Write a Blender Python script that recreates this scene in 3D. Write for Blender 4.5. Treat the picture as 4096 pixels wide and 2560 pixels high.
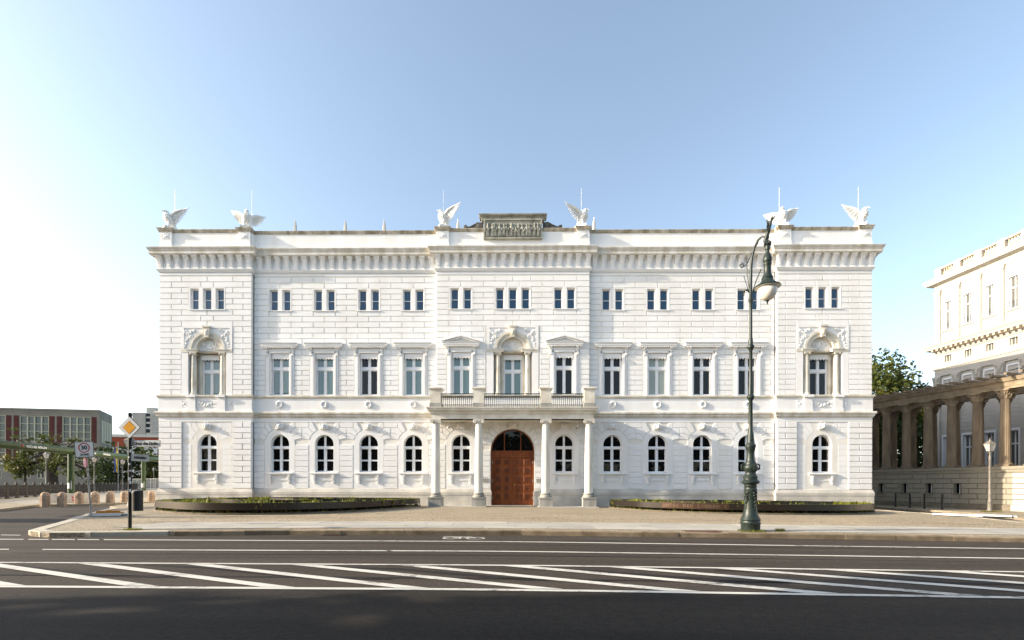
import bpy, bmesh, math, random
from mathutils import Vector, Matrix
R = math.radians; PI = math.pi; sin = math.sin; cos = math.cos
for o in list(bpy.data.objects): bpy.data.objects.remove(o)
scene = bpy.context.scene; C = scene.collection
# ------------------------------------------------------------------ camera, sky, sun, exposure
cam = bpy.data.cameras.new('camera'); co = bpy.data.objects.new('camera', cam); C.objects.link(co)
cam.sensor_fit = 'HORIZONTAL'; cam.sensor_width = 36; cam.lens = 16.96; cam.shift_y = 0.161
cam.clip_end = 3000; cam.clip_start = .1
co.matrix_world = (Matrix.Translation((.30, -30.4, 1.33)) @ Matrix.Rotation(R(.62), 4, 'Z')
                   @ Matrix.Rotation(R(90), 4, 'X') @ Matrix.Rotation(R(.10), 4, 'Z'))
scene.camera = co
SE, SA = R(21), R(8.5)                       # sun elevation, angle in front of the facade plane
SUN = Vector((-cos(SE)*cos(SA), -cos(SE)*sin(SA), sin(SE)))
w = bpy.data.worlds.new('World'); scene.world = w; w.use_nodes = True
nt = w.node_tree; bg = nt.nodes['Background']; sky = nt.nodes.new('ShaderNodeTexSky')
sky.sky_type = 'NISHITA'; sky.sun_disc = False; sky.sun_elevation = SE
sky.sun_rotation = math.atan2(SUN.x, SUN.y)
sky.altitude = 0; sky.air_density = 0.95; sky.dust_density = 1.9; sky.ozone_density = 1.1
hsv = nt.nodes.new('ShaderNodeHueSaturation'); hsv.inputs['Saturation'].default_value = .84; hsv.inputs['Hue'].default_value = .493; hsv.inputs['Value'].default_value = 1.0
nt.links.new(sky.outputs[0], hsv.inputs['Color']); nt.links.new(hsv.outputs[0], bg.inputs[0]); bg.inputs[1].default_value = 0.15
sl = bpy.data.lights.new('sun', 'SUN'); sl.energy = 4.0; sl.angle = R(.55); sl.color = (1, .875, .69)
so = bpy.data.objects.new('sun', sl); C.objects.link(so); so.rotation_euler = SUN.to_track_quat('Z', 'Y').to_euler()
vs = scene.view_settings; vs.view_transform = 'Standard'; vs.look = 'None'; vs.exposure = 1.25; vs.gamma = 1
vs.use_curve_mapping = False
rnd = random.Random(7)

def gz(x): return -.005*max(-70, min(x, 60)) - .007*max(0, min(x, 45)-14)      # the ground falls gently to the right

# ------------------------------------------------------------------ materials
MATS = {}
def mat(name, col, rough=.8, vary=.12, scale=3., bump=0., bscale=40., spec=.3, metal=0., col2=None, streak=False, objvar=0.):
    if name in MATS: return MATS[name]
    m = bpy.data.materials.new(name); MATS[name] = m; m.use_nodes = True
    t = m.node_tree; b = t.nodes['Principled BSDF']; L = t.links.new
    b.inputs['Roughness'].default_value = rough; b.inputs['Metallic'].default_value = metal
    b.inputs['Specular IOR Level'].default_value = spec
    g = t.nodes.new('ShaderNodeNewGeometry'); mp = t.nodes.new('ShaderNodeMapping'); L(g.outputs['Position'], mp.inputs[0])
    if streak: mp.inputs['Scale'].default_value = (1, 1, .22)
    n = t.nodes.new('ShaderNodeTexNoise'); n.inputs['Scale'].default_value = scale; n.inputs['Detail'].default_value = 5
    L(mp.outputs[0], n.inputs[0])
    r = t.nodes.new('ShaderNodeValToRGB'); r.color_ramp.elements[0].position = .34; r.color_ramp.elements[1].position = .66
    c2 = col2 or tuple(c*(1-vary*2) for c in col)
    r.color_ramp.elements[0].color = (*c2, 1); r.color_ramp.elements[1].color = (*col, 1)
    L(n.outputs[0], r.inputs[0]); out = r.outputs[0]
    if objvar:
        oi = t.nodes.new('ShaderNodeObjectInfo'); mr = t.nodes.new('ShaderNodeMapRange')
        mr.inputs[3].default_value = 1-objvar; mr.inputs[4].default_value = 1+objvar*.5; L(oi.outputs['Random'], mr.inputs[0])
        hs = t.nodes.new('ShaderNodeHueSaturation'); L(mr.outputs[0], hs.inputs['Value']); L(out, hs.inputs['Color']); out = hs.outputs[0]
    L(out, b.inputs['Base Color'])
    if bump:
        n2 = t.nodes.new('ShaderNodeTexNoise'); n2.inputs['Scale'].default_value = bscale; n2.inputs['Detail'].default_value = 4
        L(g.outputs['Position'], n2.inputs[0]); bu = t.nodes.new('ShaderNodeBump'); bu.inputs['Strength'].default_value = bump
        bu.inputs['Distance'].default_value = .02; L(n2.outputs[0], bu.inputs['Height']); L(bu.outputs[0], b.inputs['Normal'])
    return m
PLASTER = mat('white_plaster', (.84, .84, .835), .85, .035, 1.1, .15, 60, objvar=.035, col2=(.775, .765, .74), streak=True)
WALLJ = mat('joint_plaster', (.80, .77, .71), .9, .05, 1.5)
TRIM = mat('moulded_plaster', (.83, .82, .80), .85, .03, .9, .1, 60)
WEATHER = mat('weathered_sandstone', (.75, .72, .66), .9, .2, 2.2, .3, 30, col2=(.54, .49, .40), streak=True)
COPING = mat('dark_coping_stone', (.56, .51, .42), .9, .2, 2.6, .3, 30, col2=(.24, .20, .13), streak=True)
SAND = mat('pale_sandstone', (.72, .69, .61), .88, .1, 1.6, .2, 30, col2=(.55, .50, .41))
COLUMN = mat('column_stone', (.74, .72, .66), .8, .08, 3., .2, 40, col2=(.60, .57, .50), streak=True)
GREYST = mat('grey_plinth_stone', (.62, .58, .51), .85, .12, 1.2, .3, 25, col2=(.43, .41, .37))
PEDST = mat('pedestal_stone', (.40, .38, .34), .85, .12, 2.2, .3, 25, col2=(.24, .24, .22), streak=True)
TABLET = mat('relief_stone', (.42, .41, .35), .9, .15, 3., .3, 30, col2=(.22, .22, .18))
STATUE = mat('white_statue', (.84, .83, .80), .8, .04, 5.)
FRAME = mat('white_window_paint', (.80, .81, .82), .45, .02, 2.)
WOOD = mat('oak_door', (.21, .058, .012), .55, .2, 5., .2, 60, col2=(.13, .032, .007), streak=True)
WOODD = mat('oak_panel', (.115, .030, .007), .55, .2, 5., .2, 60, col2=(.07, .018, .005), streak=True)
IRON = mat('wrought_iron', (.025, .035, .034), .5, .1, 8.)
STEEL = mat('bronze_steel_band', (.020, .0135, .009), .34, .15, 1.2, .05, 40, spec=.5, metal=.2)
LAMPG = mat('green_lamp_paint', (.022, .034, .027), .42, .2, 9., .15, 60, spec=.4, col2=(.010, .017, .013))
BRASS = mat('brass', (.5, .36, .14), .35, .1, 5., metal=.9)
PLATE = mat('metal_plate', (.45, .43, .39), .4, .1, 5., metal=.5)

def glassmat(name, base, fac, rough=.0, wav=.02):
    m = bpy.data.materials.new(name); m.use_nodes = True; t = m.node_tree; t.nodes.clear(); L = t.links.new
    out = t.nodes.new('ShaderNodeOutputMaterial'); mx = t.nodes.new('ShaderNodeMixShader'); d = t.nodes.new('ShaderNodeBsdfDiffuse')
    gl = t.nodes.new('ShaderNodeBsdfGlossy'); gl.inputs['Roughness'].default_value = rough
    d.inputs[0].default_value = (*base, 1); fr = t.nodes.new('ShaderNodeLayerWeight'); fr.inputs[0].default_value = .25
    ma = t.nodes.new('ShaderNodeMath'); ma.operation = 'ADD'; ma.inputs[1].default_value = fac; ma.use_clamp = True
    L(fr.outputs['Fresnel'], ma.inputs[0]); L(ma.outputs[0], mx.inputs[0])
    g = t.nodes.new('ShaderNodeNewGeometry'); n = t.nodes.new('ShaderNodeTexNoise'); n.inputs['Scale'].default_value = 2.2
    L(g.outputs['Position'], n.inputs[0]); bu = t.nodes.new('ShaderNodeBump'); bu.inputs['Strength'].default_value = wav
    L(n.outputs[0], bu.inputs['Height']); L(bu.outputs[0], gl.inputs['Normal'])
    L(d.outputs[0], mx.inputs[1]); L(gl.outputs[0], mx.inputs[2]); L(mx.outputs[0], out.inputs[0]); MATS[name] = m; return m
GLASS = glassmat('window_glass', (.006, .006, .006), .015)
GLASSU = glassmat('upper_glass_painted_sky', (.012, .055, .115), .04)  # blue base colour paints in the sky reflected by the top-floor panes
GLASSB = glassmat('window_glass_with_blind', (.30, .34, .30), .05)
GLASST = glassmat('window_glass_with_curtain', (.10, .17, .17), .08)
FARGL = glassmat('far_window_glass', (.035, .055, .055), .05)

def paving(name, c1, c2, cj, scale, bump=.6, sx=1, sy=1, grime=None):
    m = bpy.data.materials.new(name); MATS[name] = m; m.use_nodes = True; t = m.node_tree; b = t.nodes['Principled BSDF']; L = t.links.new
    b.inputs['Roughness'].default_value = .85; b.inputs['Specular IOR Level'].default_value = .25
    g = t.nodes.new('ShaderNodeNewGeometry'); mp = t.nodes.new('ShaderNodeMapping'); mp.inputs['Scale'].default_value = (sx, sy, 1)
    L(g.outputs['Position'], mp.inputs[0])
    v = t.nodes.new('ShaderNodeTexVoronoi'); v.inputs['Scale'].default_value = scale; L(mp.outputs[0], v.inputs[0])
    e = t.nodes.new('ShaderNodeTexVoronoi'); e.feature = 'DISTANCE_TO_EDGE'; e.inputs['Scale'].default_value = scale; L(mp.outputs[0], e.inputs[0])
    n = t.nodes.new('ShaderNodeTexNoise'); n.inputs['Scale'].default_value = .35; n.inputs['Detail'].default_value = 6; L(g.outputs['Position'], n.inputs[0])
    mx = t.nodes.new('ShaderNodeMix'); mx.data_type = 'RGBA'; mx.inputs['A'].default_value = (*c1, 1); mx.inputs['B'].default_value = (*c2, 1)
    sp = t.nodes.new('ShaderNodeSeparateColor'); L(v.outputs['Color'], sp.inputs[0])
    av = t.nodes.new('ShaderNodeMath'); av.operation = 'MULTIPLY_ADD'; av.inputs[1].default_value = .6; L(sp.outputs[0], av.inputs[0])
    a2 = t.nodes.new('ShaderNodeMath'); a2.operation = 'MULTIPLY_ADD'; a2.inputs[1].default_value = 1.6; a2.inputs[2].default_value = -.6; L(n.outputs[0], a2.inputs[0])
    L(a2.outputs[0], av.inputs[2]); L(av.outputs[0], mx.inputs['Factor'])
    cl = t.nodes.new('ShaderNodeMapRange'); cl.inputs[1].default_value = .0; cl.inputs[2].default_value = .12; L(e.outputs['Distance'], cl.inputs[0])
    m2 = t.nodes.new('ShaderNodeMix'); m2.data_type = 'RGBA'; m2.inputs['A'].default_value = (*cj, 1); L(mx.outputs['Result'], m2.inputs['B']); L(cl.outputs[0], m2.inputs['Factor'])
    L(m2.outputs['Result'], b.inputs['Base Color'])
    bu = t.nodes.new('ShaderNodeBump'); bu.inputs['Strength'].default_value = bump; bu.inputs['Distance'].default_value = .03; L(cl.outputs[0], bu.inputs['Height']); L(bu.outputs[0], b.inputs['Normal'])
    return m
COBBLE = paving('mosaic_cobbles', (.50, .41, .28), (.35, .28, .20), (.15, .12, .08), 9., .9)
COBBLE2 = paving('small_cobbles', (.46, .39, .28), (.33, .27, .19), (.16, .13, .09), 14., .7)
SLAB = mat('granite_slab', (.41, .385, .335), .8, .08, 1.2, .25, 60, objvar=.14)
KERB = mat('kerb_granite', (.27, .21, .14), .85, .15, 3., .5, 30, col2=(.16, .12, .075), objvar=.25)
def paintmat():
    m = bpy.data.materials.new('worn_road_paint'); m.use_nodes = True; t = m.node_tree; b = t.nodes['Principled BSDF']; L = t.links.new
    b.inputs['Roughness'].default_value = .75; b.inputs['Specular IOR Level'].default_value = .2; g = t.nodes.new('ShaderNodeNewGeometry')
    n = t.nodes.new('ShaderNodeTexNoise'); n.inputs['Scale'].default_value = 7; n.inputs['Detail'].default_value = 9; n.inputs['Roughness'].default_value = .75; L(g.outputs['Position'], n.inputs[0])
    mp = t.nodes.new('ShaderNodeMapping'); mp.inputs['Scale'].default_value = (.35, 1.6, 1); L(g.outputs['Position'], mp.inputs[0]); n2 = t.nodes.new('ShaderNodeTexNoise'); n2.inputs['Scale'].default_value = 1.3; n2.inputs['Detail'].default_value = 5; L(mp.outputs[0], n2.inputs[0])
    ad = t.nodes.new('ShaderNodeMath'); ad.operation = 'ADD'; L(n.outputs[0], ad.inputs[0]); L(n2.outputs[0], ad.inputs[1])
    r = t.nodes.new('ShaderNodeValToRGB'); e = r.color_ramp.elements; e[0].position = .74; e[0].color = (.13, .115, .10, 1); e[1].position = 1.0; e[1].color = (.58, .56, .50, 1); x = e.new(.86); x.color = (.45, .43, .385, 1)
    L(ad.outputs[0], r.inputs[0]); L(r.outputs[0], b.inputs['Base Color']); return m
PAINT = paintmat()

def asphalt(name, c1, c2):
    m = bpy.data.materials.new(name); MATS[name] = m; m.use_nodes = True; t = m.node_tree; b = t.nodes['Principled BSDF']; L = t.links.new
    b.inputs['Roughness'].default_value = .88; b.inputs['Specular IOR Level'].default_value = .15
    g = t.nodes.new('ShaderNodeNewGeometry')
    mp = t.nodes.new('ShaderNodeMapping'); mp.inputs['Scale'].default_value = (.12, 1.3, 1); L(g.outputs['Position'], mp.inputs[0])
    n = t.nodes.new('ShaderNodeTexNoise'); n.inputs['Scale'].default_value = 1.; n.inputs['Detail'].default_value = 6; L(mp.outputs[0], n.inputs[0])
    f = t.nodes.new('ShaderNodeTexNoise'); f.inputs['Scale'].default_value = 55; f.inputs['Detail'].default_value = 3; L(g.outputs['Position'], f.inputs[0])
    r = t.nodes.new('ShaderNodeValToRGB'); r.color_ramp.elements[0].position = .32; r.color_ramp.elements[1].position = .7
    r.color_ramp.elements[0].color = (*c2, 1); r.color_ramp.elements[1].color = (*c1, 1); L(n.outputs[0], r.inputs[0])
    k = t.nodes.new('ShaderNodeTexNoise'); k.inputs['Scale'].default_value = 9; k.inputs['Detail'].default_value = 8; k.inputs['Roughness'].default_value = .8; L(g.outputs['Position'], k.inputs[0])
    ad = t.nodes.new('ShaderNodeMath'); ad.operation = 'MULTIPLY_ADD'; ad.inputs[1].default_value = .5; L(f.outputs[0], ad.inputs[0]); hf = t.nodes.new('ShaderNodeMath'); hf.operation = 'MULTIPLY'; hf.inputs[1].default_value = .5; L(k.outputs[0], hf.inputs[0]); L(hf.outputs[0], ad.inputs[2])
    mr = t.nodes.new('ShaderNodeMapRange'); mr.inputs[1].default_value = .34; mr.inputs[2].default_value = .66; mr.inputs[3].default_value = .45; mr.inputs[4].default_value = 1.55; L(ad.outputs[0], mr.inputs[0])
    hs = t.nodes.new('ShaderNodeHueSaturation'); L(r.outputs[0], hs.inputs['Color']); L(mr.outputs[0], hs.inputs['Value']); L(hs.outputs[0], b.inputs['Base Color'])
    bu = t.nodes.new('ShaderNodeBump'); bu.inputs['Strength'].default_value = .5; bu.inputs['Distance'].default_value = .01; L(f.outputs[0], bu.inputs['Height']); L(bu.outputs[0], b.inputs['Normal'])
    return m
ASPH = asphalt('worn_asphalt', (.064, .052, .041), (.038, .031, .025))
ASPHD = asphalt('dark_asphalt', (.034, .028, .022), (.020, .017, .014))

def leafmat(name, c1, c2):
    m = bpy.data.materials.new(name); MATS[name] = m; m.use_nodes = True; t = m.node_tree; b = t.nodes['Principled BSDF']; L = t.links.new
    b.inputs['Roughness'].default_value = .6; b.inputs['Specular IOR Level'].default_value = .25
    g = t.nodes.new('ShaderNodeNewGeometry'); n = t.nodes.new('ShaderNodeTexNoise'); n.inputs['Scale'].default_value = .9; n.inputs['Detail'].default_value = 4
    L(g.outputs['Position'], n.inputs[0]); r = t.nodes.new('ShaderNodeValToRGB'); r.color_ramp.elements[0].position = .35; r.color_ramp.elements[1].position = .65
    r.color_ramp.elements[0].color = (*c2, 1); r.color_ramp.elements[1].color = (*c1, 1); L(n.outputs[0], r.inputs[0]); L(r.outputs[0], b.inputs['Base Color'])
    tr = t.nodes.new('ShaderNodeBsdfTranslucent'); L(r.outputs[0], tr.inputs[0]); mx = t.nodes.new('ShaderNodeMixShader'); mx.inputs[0].default_value = .3
    out = t.nodes['Material Output']; L(b.outputs[0], mx.inputs[1]); L(tr.outputs[0], mx.inputs[2]); L(mx.outputs[0], out.inputs[0]); return m
LEAF = leafmat('leaves', (.10, .115, .022), (.045, .065, .014))
LEAFD = leafmat('dark_leaves', (.040, .060, .014), (.020, .034, .010))
LEAFY = leafmat('yellow_leaves', (.17, .145, .022), (.08, .09, .018))
GRASS = leafmat('planter_leaves', (.24, .24, .035), (.10, .13, .022))
BARK = mat('bark', (.07, .055, .04), .9, .2, 6., .5, 20)

# ------------------------------------------------------------------ mesh helpers
class MB:
    def __init__(s): s.v = []; s.f = []
    def add(s, vs, fs):
        n = len(s.v); s.v += [tuple(p) for p in vs]; s.f += [tuple(i+n for i in q) for q in fs]; return s
    def box(s, x0, x1, y0, y1, z0, z1):
        return s.add([(x, y, z) for z in (z0, z1) for y in (y0, y1) for x in (x0, x1)],
                     [(0, 2, 3, 1), (4, 5, 7, 6), (0, 1, 5, 4), (2, 6, 7, 3), (0, 4, 6, 2), (1, 3, 7, 5)])
    def quad(s, a, b, c, d): return s.add([a, b, c, d], [(0, 1, 2, 3)])
    def block(s, x0, x1, z0, z1, yb, yf, ch):                     # chamfered facing stone, front towards -Y
        a = [(x0, yb, z0), (x1, yb, z0), (x1, yb, z1), (x0, yb, z1)]
        b = [(x0+ch, yf, z0+ch), (x1-ch, yf, z0+ch), (x1-ch, yf, z1-ch), (x0+ch, yf, z1-ch)]
        return s.add(a+b, [(4, 5, 6, 7), (0, 1, 5, 4), (1, 2, 6, 5), (2, 3, 7, 6), (3, 0, 4, 7)])
    def poly(s, pts, yb, yf, ch=0., back=False):                   # outline in x,z extruded along y, front inset by ch
        k = len(pts); ar = sum(pts[i][0]*pts[(i+1) % k][1]-pts[(i+1) % k][0]*pts[i][1] for i in range(k))
        if ar < 0: pts = pts[::-1]
        fr = pts
        if ch:
            fr = []
            for i in range(k):
                p0, p1, p2 = (Vector(pts[j % k]) for j in (i-1, i, i+1)); d1 = (p1-p0).normalized(); d2 = (p2-p1).normalized()
                n1 = Vector((-d1.y, d1.x)); n2 = Vector((-d2.y, d2.x)); b = n1+n2; l = b.length
                fr.append(tuple(p1+b*(ch/max(.35, (b.dot(n1)))) if l > .2 else p1+n1*ch))
        n = len(s.v)
        s.v += [(p[0], yb, p[1]) for p in pts]+[(p[0], yf, p[1]) for p in fr]
        s.f.append(tuple(range(n+k, n+2*k)))
        if back: s.f.append(tuple(range(n+k-1, n-1, -1)))
        for i in range(k): j = (i+1) % k; s.f.append((n+i, n+j, n+k+j, n+k+i))
        return s
    def prism(s, pts, x0, x1):                                     # outline in y,z extruded along x
        k = len(pts); n = len(s.v); s.v += [(x0, p[0], p[1]) for p in pts]+[(x1, p[0], p[1]) for p in pts]
        s.f += [tuple(range(n, n+k)), tuple(range(n+2*k-1, n+k-1, -1))]+[(n+i, n+k+i, n+k+(i+1) % k, n+(i+1) % k) for i in range(k)]; return s
    def slab(s, pts, z0, z1, slope=None):                          # outline in x,y extruded along z
        k = len(pts); n = len(s.v); h = slope or (lambda x: 0)
        s.v += [(p[0], p[1], z0+h(p[0])) for p in pts]+[(p[0], p[1], z1+h(p[0])) for p in pts]
        s.f += [tuple(range(n+k-1, n-1, -1)), tuple(range(n+k, n+2*k))]+[(n+i, n+(i+1) % k, n+k+(i+1) % k, n+k+i) for i in range(k)]; return s
    def lathe(s, cx, cy, prof, n=16, flute=0):
        b = len(s.v); k = len(prof)
        for j in range(n):
            a = 2*PI*j/n; q = 1-flute*(j % 2)
            for r, z in prof: s.v.append((cx+r*q*cos(a), cy+r*q*sin(a), z))
        for j in range(n):
            j2 = (j+1) % n
            for i in range(k-1): s.f.append((b+j*k+i, b+j2*k+i, b+j2*k+i+1, b+j*k+i+1))
        s.f.append(tuple(b+j*k for j in range(n-1, -1, -1))); s.f.append(tuple(b+j*k+k-1 for j in range(n))); return s
    def tube(s, pts, r, n=8):
        pts = [Vector(p) for p in pts]; k = len(pts); rr = r if isinstance(r, (list, tuple)) else [r]*k; b = len(s.v); up = Vector((.13, .31, .94))
        for i, p in enumerate(pts):
            d = (pts[min(i+1, k-1)]-pts[max(i-1, 0)]).normalized(); a = d.cross(up)
            if a.length < .05: a = d.cross(Vector((1, 0, 0)))
            a.normalize(); c = d.cross(a)
            for j in range(n): t = 2*PI*j/n; s.v.append(tuple(p+(a*cos(t)+c*sin(t))*rr[i]))
        for i in range(k-1):
            for j in range(n): j2 = (j+1) % n; s.f.append((b+i*n+j, b+i*n+j2, b+(i+1)*n+j2, b+(i+1)*n+j))
        s.f.append(tuple(b+j for j in range(n-1, -1, -1))); s.f.append(tuple(b+(k-1)*n+j for j in range(n))); return s
    def sweep(s, prof, path, caps=True):                           # (out, z) profile along a plan path, mitred; outside on the right hand
        k = len(prof); m = len(path); b = len(s.v)
        for i, p in enumerate(path):
            p = Vector(p); ns = []
            if i > 0: d = (p-Vector(path[i-1])).normalized(); ns.append(Vector((d.y, -d.x)))
            if i < m-1: d = (Vector(path[i+1])-p).normalized(); ns.append(Vector((d.y, -d.x)))
            n = ns[0] if len(ns) == 1 else (ns[0]+ns[1])/(1+ns[0].dot(ns[1]))
            for o, z in prof: s.v.append((p.x+n.x*o, p.y+n.y*o, z))
        for i in range(m-1):
            for j in range(k-1): s.f.append((b+i*k+j, b+(i+1)*k+j, b+(i+1)*k+j+1, b+i*k+j+1))
        if caps: s.f.append(tuple(range(b, b+k))); s.f.append(tuple(range(b+m*k-1, b+(m-1)*k-1, -1)))
        return s
    def ball(s, c, rx, ry, rz, n=12, k=8):
        b = len(s.v)
        for i in range(k+1):
            p = PI*i/k
            for j in range(n): t = 2*PI*j/n; s.v.append((c[0]+rx*sin(p)*cos(t), c[1]+ry*sin(p)*sin(t), c[2]+rz*cos(p)))
        for i in range(k):
            for j in range(n): s.f.append((b+i*n+j, b+(i+1)*n+j, b+(i+1)*n+(j+1) % n, b+i*n+(j+1) % n))
        return s
    def loft(s, rings, n=12):                                      # rings: (centre, rx, ry) lying in x,y
        b = len(s.v)
        for c, rx, ry in rings:
            for j in range(n): t = 2*PI*j/n; s.v.append((c[0]+rx*cos(t), c[1]+ry*sin(t), c[2]))
        for i in range(len(rings)-1):
            for j in range(n): s.f.append((b+i*n+j, b+i*n+(j+1) % n, b+(i+1)*n+(j+1) % n, b+(i+1)*n+j))
        s.f.append(tuple(range(b+n-1, b-1, -1))); e = b+(len(rings)-1)*n; s.f.append(tuple(range(e, e+n))); return s
    def mesh(s, name, m, smooth=0, fix=True):
        me = bpy.data.meshes.new(name); me.from_pydata(s.v, [], s.f); me.materials.append(m)
        if fix and len(s.f) < 60000:
            b = bmesh.new(); b.from_mesh(me); bmesh.ops.recalc_face_normals(b, faces=b.faces); b.to_mesh(me); b.free()
        if smooth:
            me.polygons.foreach_set('use_smooth', [True]*len(me.polygons)); me.set_sharp_from_angle(angle=R(smooth))
        return me

def link(name, me, parent=None, loc=None):
    o = bpy.data.objects.new(name, me); C.objects.link(o)
    if loc: o.location = loc
    if parent:
        o.parent = parent
        if parent.type == 'EMPTY' and parent.get('_w'): o.matrix_parent_inverse = Matrix.Translation(-parent.location)
    return o
def ob(name, mb, m, parent=None, smooth=0, kind=None, label=None, cat=None, group=None):
    o = link(name, mb.mesh(name, m, smooth), parent)
    return tag(o, label, cat, group, kind)
def tag(o, label=None, cat=None, group=None, kind=None):
    if label: o['label'] = label
    if cat: o['category'] = cat
    if group: o['group'] = group
    if kind: o['kind'] = kind
    return o
def thing(name, label, cat, loc=(0, 0, 0), rz=0, group=None, world=False):   # world: children are given in world coordinates
    o = bpy.data.objects.new(name, None); C.objects.link(o); o.location = loc; o.rotation_euler = (0, 0, rz); o.empty_display_size = .2
    if world: o['_w'] = 1
    return tag(o, label, cat, group)
def dup(root, loc, rz=0, label=None, group=None, scale=None):
    r = root.copy(); C.objects.link(r); r.location = loc; r.rotation_euler = (0, 0, rz)
    if scale: r.scale = scale
    if label: r['label'] = label
    if group: r['group'] = group
    def rec(a, b):
        for ch in list(a.children):
            c = ch.copy(); C.objects.link(c); c.parent = b; c.matrix_parent_inverse = ch.matrix_parent_inverse.copy(); rec(ch, c)
    rec(root, r); return r
def text(s, size, m, ext=.004):
    c = bpy.data.curves.new('t', 'FONT'); c.body = s; c.size = size; c.extrude = ext; c.offset = size*.02; c.align_x = 'CENTER'; c.align_y = 'CENTER'
    o = bpy.data.objects.new('t', c); C.objects.link(o); dg = bpy.context.evaluated_depsgraph_get(); dg.update()
    me = bpy.data.meshes.new_from_object(o.evaluated_get(dg)); bpy.data.objects.remove(o); bpy.data.curves.remove(c)
    me.materials.clear(); me.materials.append(m); return me
def put_text(s, size, m, parent, loc, rot=(R(90), 0, 0), name='lettering', sx=1):
    o = bpy.data.objects.new(name, text(s, size, m)); C.objects.link(o); o.parent = parent
    o.location = loc; o.rotation_euler = rot; o.scale = (sx, 1, 1)
    if parent.type == 'EMPTY' and parent.get('_w'): o.matrix_parent_inverse = Matrix.Translation(-parent.location)
    return o
def arc(cx, cz, r, a0, a1, n): return [(cx+r*sin(a0+(a1-a0)*i/n), cz+r*cos(a0+(a1-a0)*i/n)) for i in range(n+1)]

# ------------------------------------------------------------------ ground, road, pavements
def sheet(name, pts, off, m, parent=None, skirt=0., kind=None, cuts=(-70, 14, 45, 60)):
    b = bmesh.new(); b.faces.new([b.verts.new((p[0], p[1], 0)) for p in pts])
    for c in cuts:
        bmesh.ops.bisect_plane(b, geom=b.verts[:]+b.edges[:]+b.faces[:], plane_co=(c, 0, 0), plane_no=(1, 0, 0))
    b.normal_update()
    for f in b.faces:
        if f.normal.z < 0: f.normal_flip()
    for v in b.verts: v.co.z = off+gz(v.co.x)
    if skirt:
        e = [x for x in b.edges if len(x.link_faces) == 1]; r = bmesh.ops.extrude_edge_only(b, edges=e)
        for v in (g for g in r['geom'] if isinstance(g, bmesh.types.BMVert)): v.co.z -= skirt
    me = bpy.data.meshes.new(name); b.to_mesh(me); b.free(); me.materials.append(m)
    o = link(name, me, parent)
    if kind: o['kind'] = kind
    return o
EARTH = mat('grey_earth', (.13, .12, .10), .95, .2, .4)
sheet('ground', [(-1500, -900), (1500, -900), (1500, 1600), (-1500, 1600)], -.30, EARTH, kind='structure')
sheet('road', [(-160, -34), (120, -34), (120, 140), (-160, 140)], -.12, ASPH, kind='structure')
def lerp(pts, x):
    for (a, b), (c, d) in zip(pts, pts[1:]):
        if x <= c: break
    return b+(d-b)*(x-a)/(c-a)
KL = [(-12.6, -17.75), (-11.85, -18.0), (-10.7, -17.75), (-9, -17.4), (-6.1, -16.9), (0, -16.5), (7, -16.75), (13.9, -17.3), (20, -17.7), (45, -19)]
L1 = [(-10.1, -18.42), (.18, -18.12), (12.4, -18.75)]; L2 = [(-9.7, -20.23), (.2, -19.91), (10.7, -20.36)]
L3 = [(-8.9, -21.9), (.21, -21.73), (9.06, -21.97)]; L4 = [(-6.8, -23.84), (.23, -23.75), (7, -23.95)]
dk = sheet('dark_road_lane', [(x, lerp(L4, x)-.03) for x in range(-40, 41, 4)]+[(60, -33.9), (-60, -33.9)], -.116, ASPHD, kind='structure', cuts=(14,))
walk_l = [(-13.1, -17.3), (-13.64, -16.42), (-14.94, -14.43), (-16.77, -11.8), (-19.4, -7.7), (-20.1, -6.4), (-20.6, -5.2), (-22.2, -4.0), (-23.2, -2.0), (-23.4, 1), (-23.4, 40)]
walk_r = [(23.3, 40), (23.2, 1), (22.4, -2.4), (22.7, -4.9), (21.4, -9.1), (20.5, -11), (21.5, -12.3), (25, -13), (45, -14)]
walk = sheet('pavement', KL+walk_r[::-1]+walk_l[::-1], 0, COBBLE2, skirt=.2, kind='structure')
def offk(x, o): return lerp(KL, x)+o
sheet('cobble_band', [(x, offk(x, 3.42)) for x in (-12.6, -9, -6, 0, 7, 14, 20)]+[(21.8, -9.6), (21.6, -9.2), (18, offk(18, 8.2)), (7, offk(7, 8.2)), (0, offk(0, 8.2)), (-6, offk(-6, 8.2)), (-10, offk(-10, 8.0)), (-14.6, -13.6)], .004, COBBLE, walk)
sheet('cobble_verge', [(x, offk(x, .28)) for x in (-11.5, -9, -6, 0, 7, 14, 30)]+[(x, offk(x, .72)) for x in (30, 14, 7, 0, -6, -9, -11.5)], .004, COBBLE, walk)
DARKJ = mat('dark_joint_stone', (.16, .14, .11), .9, .2, 3.)
for o, a, b_ in ((5.15, -13, 20.6), (8.2, -14, 20.8), (3.42, -12, 30), (.72, -11.6, 30)):
    xs = [a+(b_-a)*i/14 for i in range(15)]
    sheet('joint_strip', [(x, offk(x, o)) for x in xs]+[(x, offk(x, o+.055)) for x in xs[::-1]], .008, DARKJ, walk)
# granite slabs of the walking band, each one laid on its own
r2 = random.Random(3); mb0 = None
for row, (o0, o1) in enumerate(((.78, 1.62), (1.62, 2.55), (2.55, 3.40))):
    x = -11.9 + (1.0 if row == 0 else 0)+row*.3
    while x < 26:
        l = r2.choice((1.0, 1.25, 1.5, 1.8)); g = .012; x1 = x+l-g; dz = r2.uniform(0, .004); sk = r2.uniform(-.03, .03)
        pts = [(x+sk, offk(x, o0)+g), (x1+sk, offk(x1, o0)+g), (x1-sk, offk(x1, o1)-g), (x-sk, offk(x, o1)-g)]
        mb = MB().slab(pts, -.02, .012+dz, gz); ob('paving_slab', mb, SLAB, walk); x += l
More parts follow.
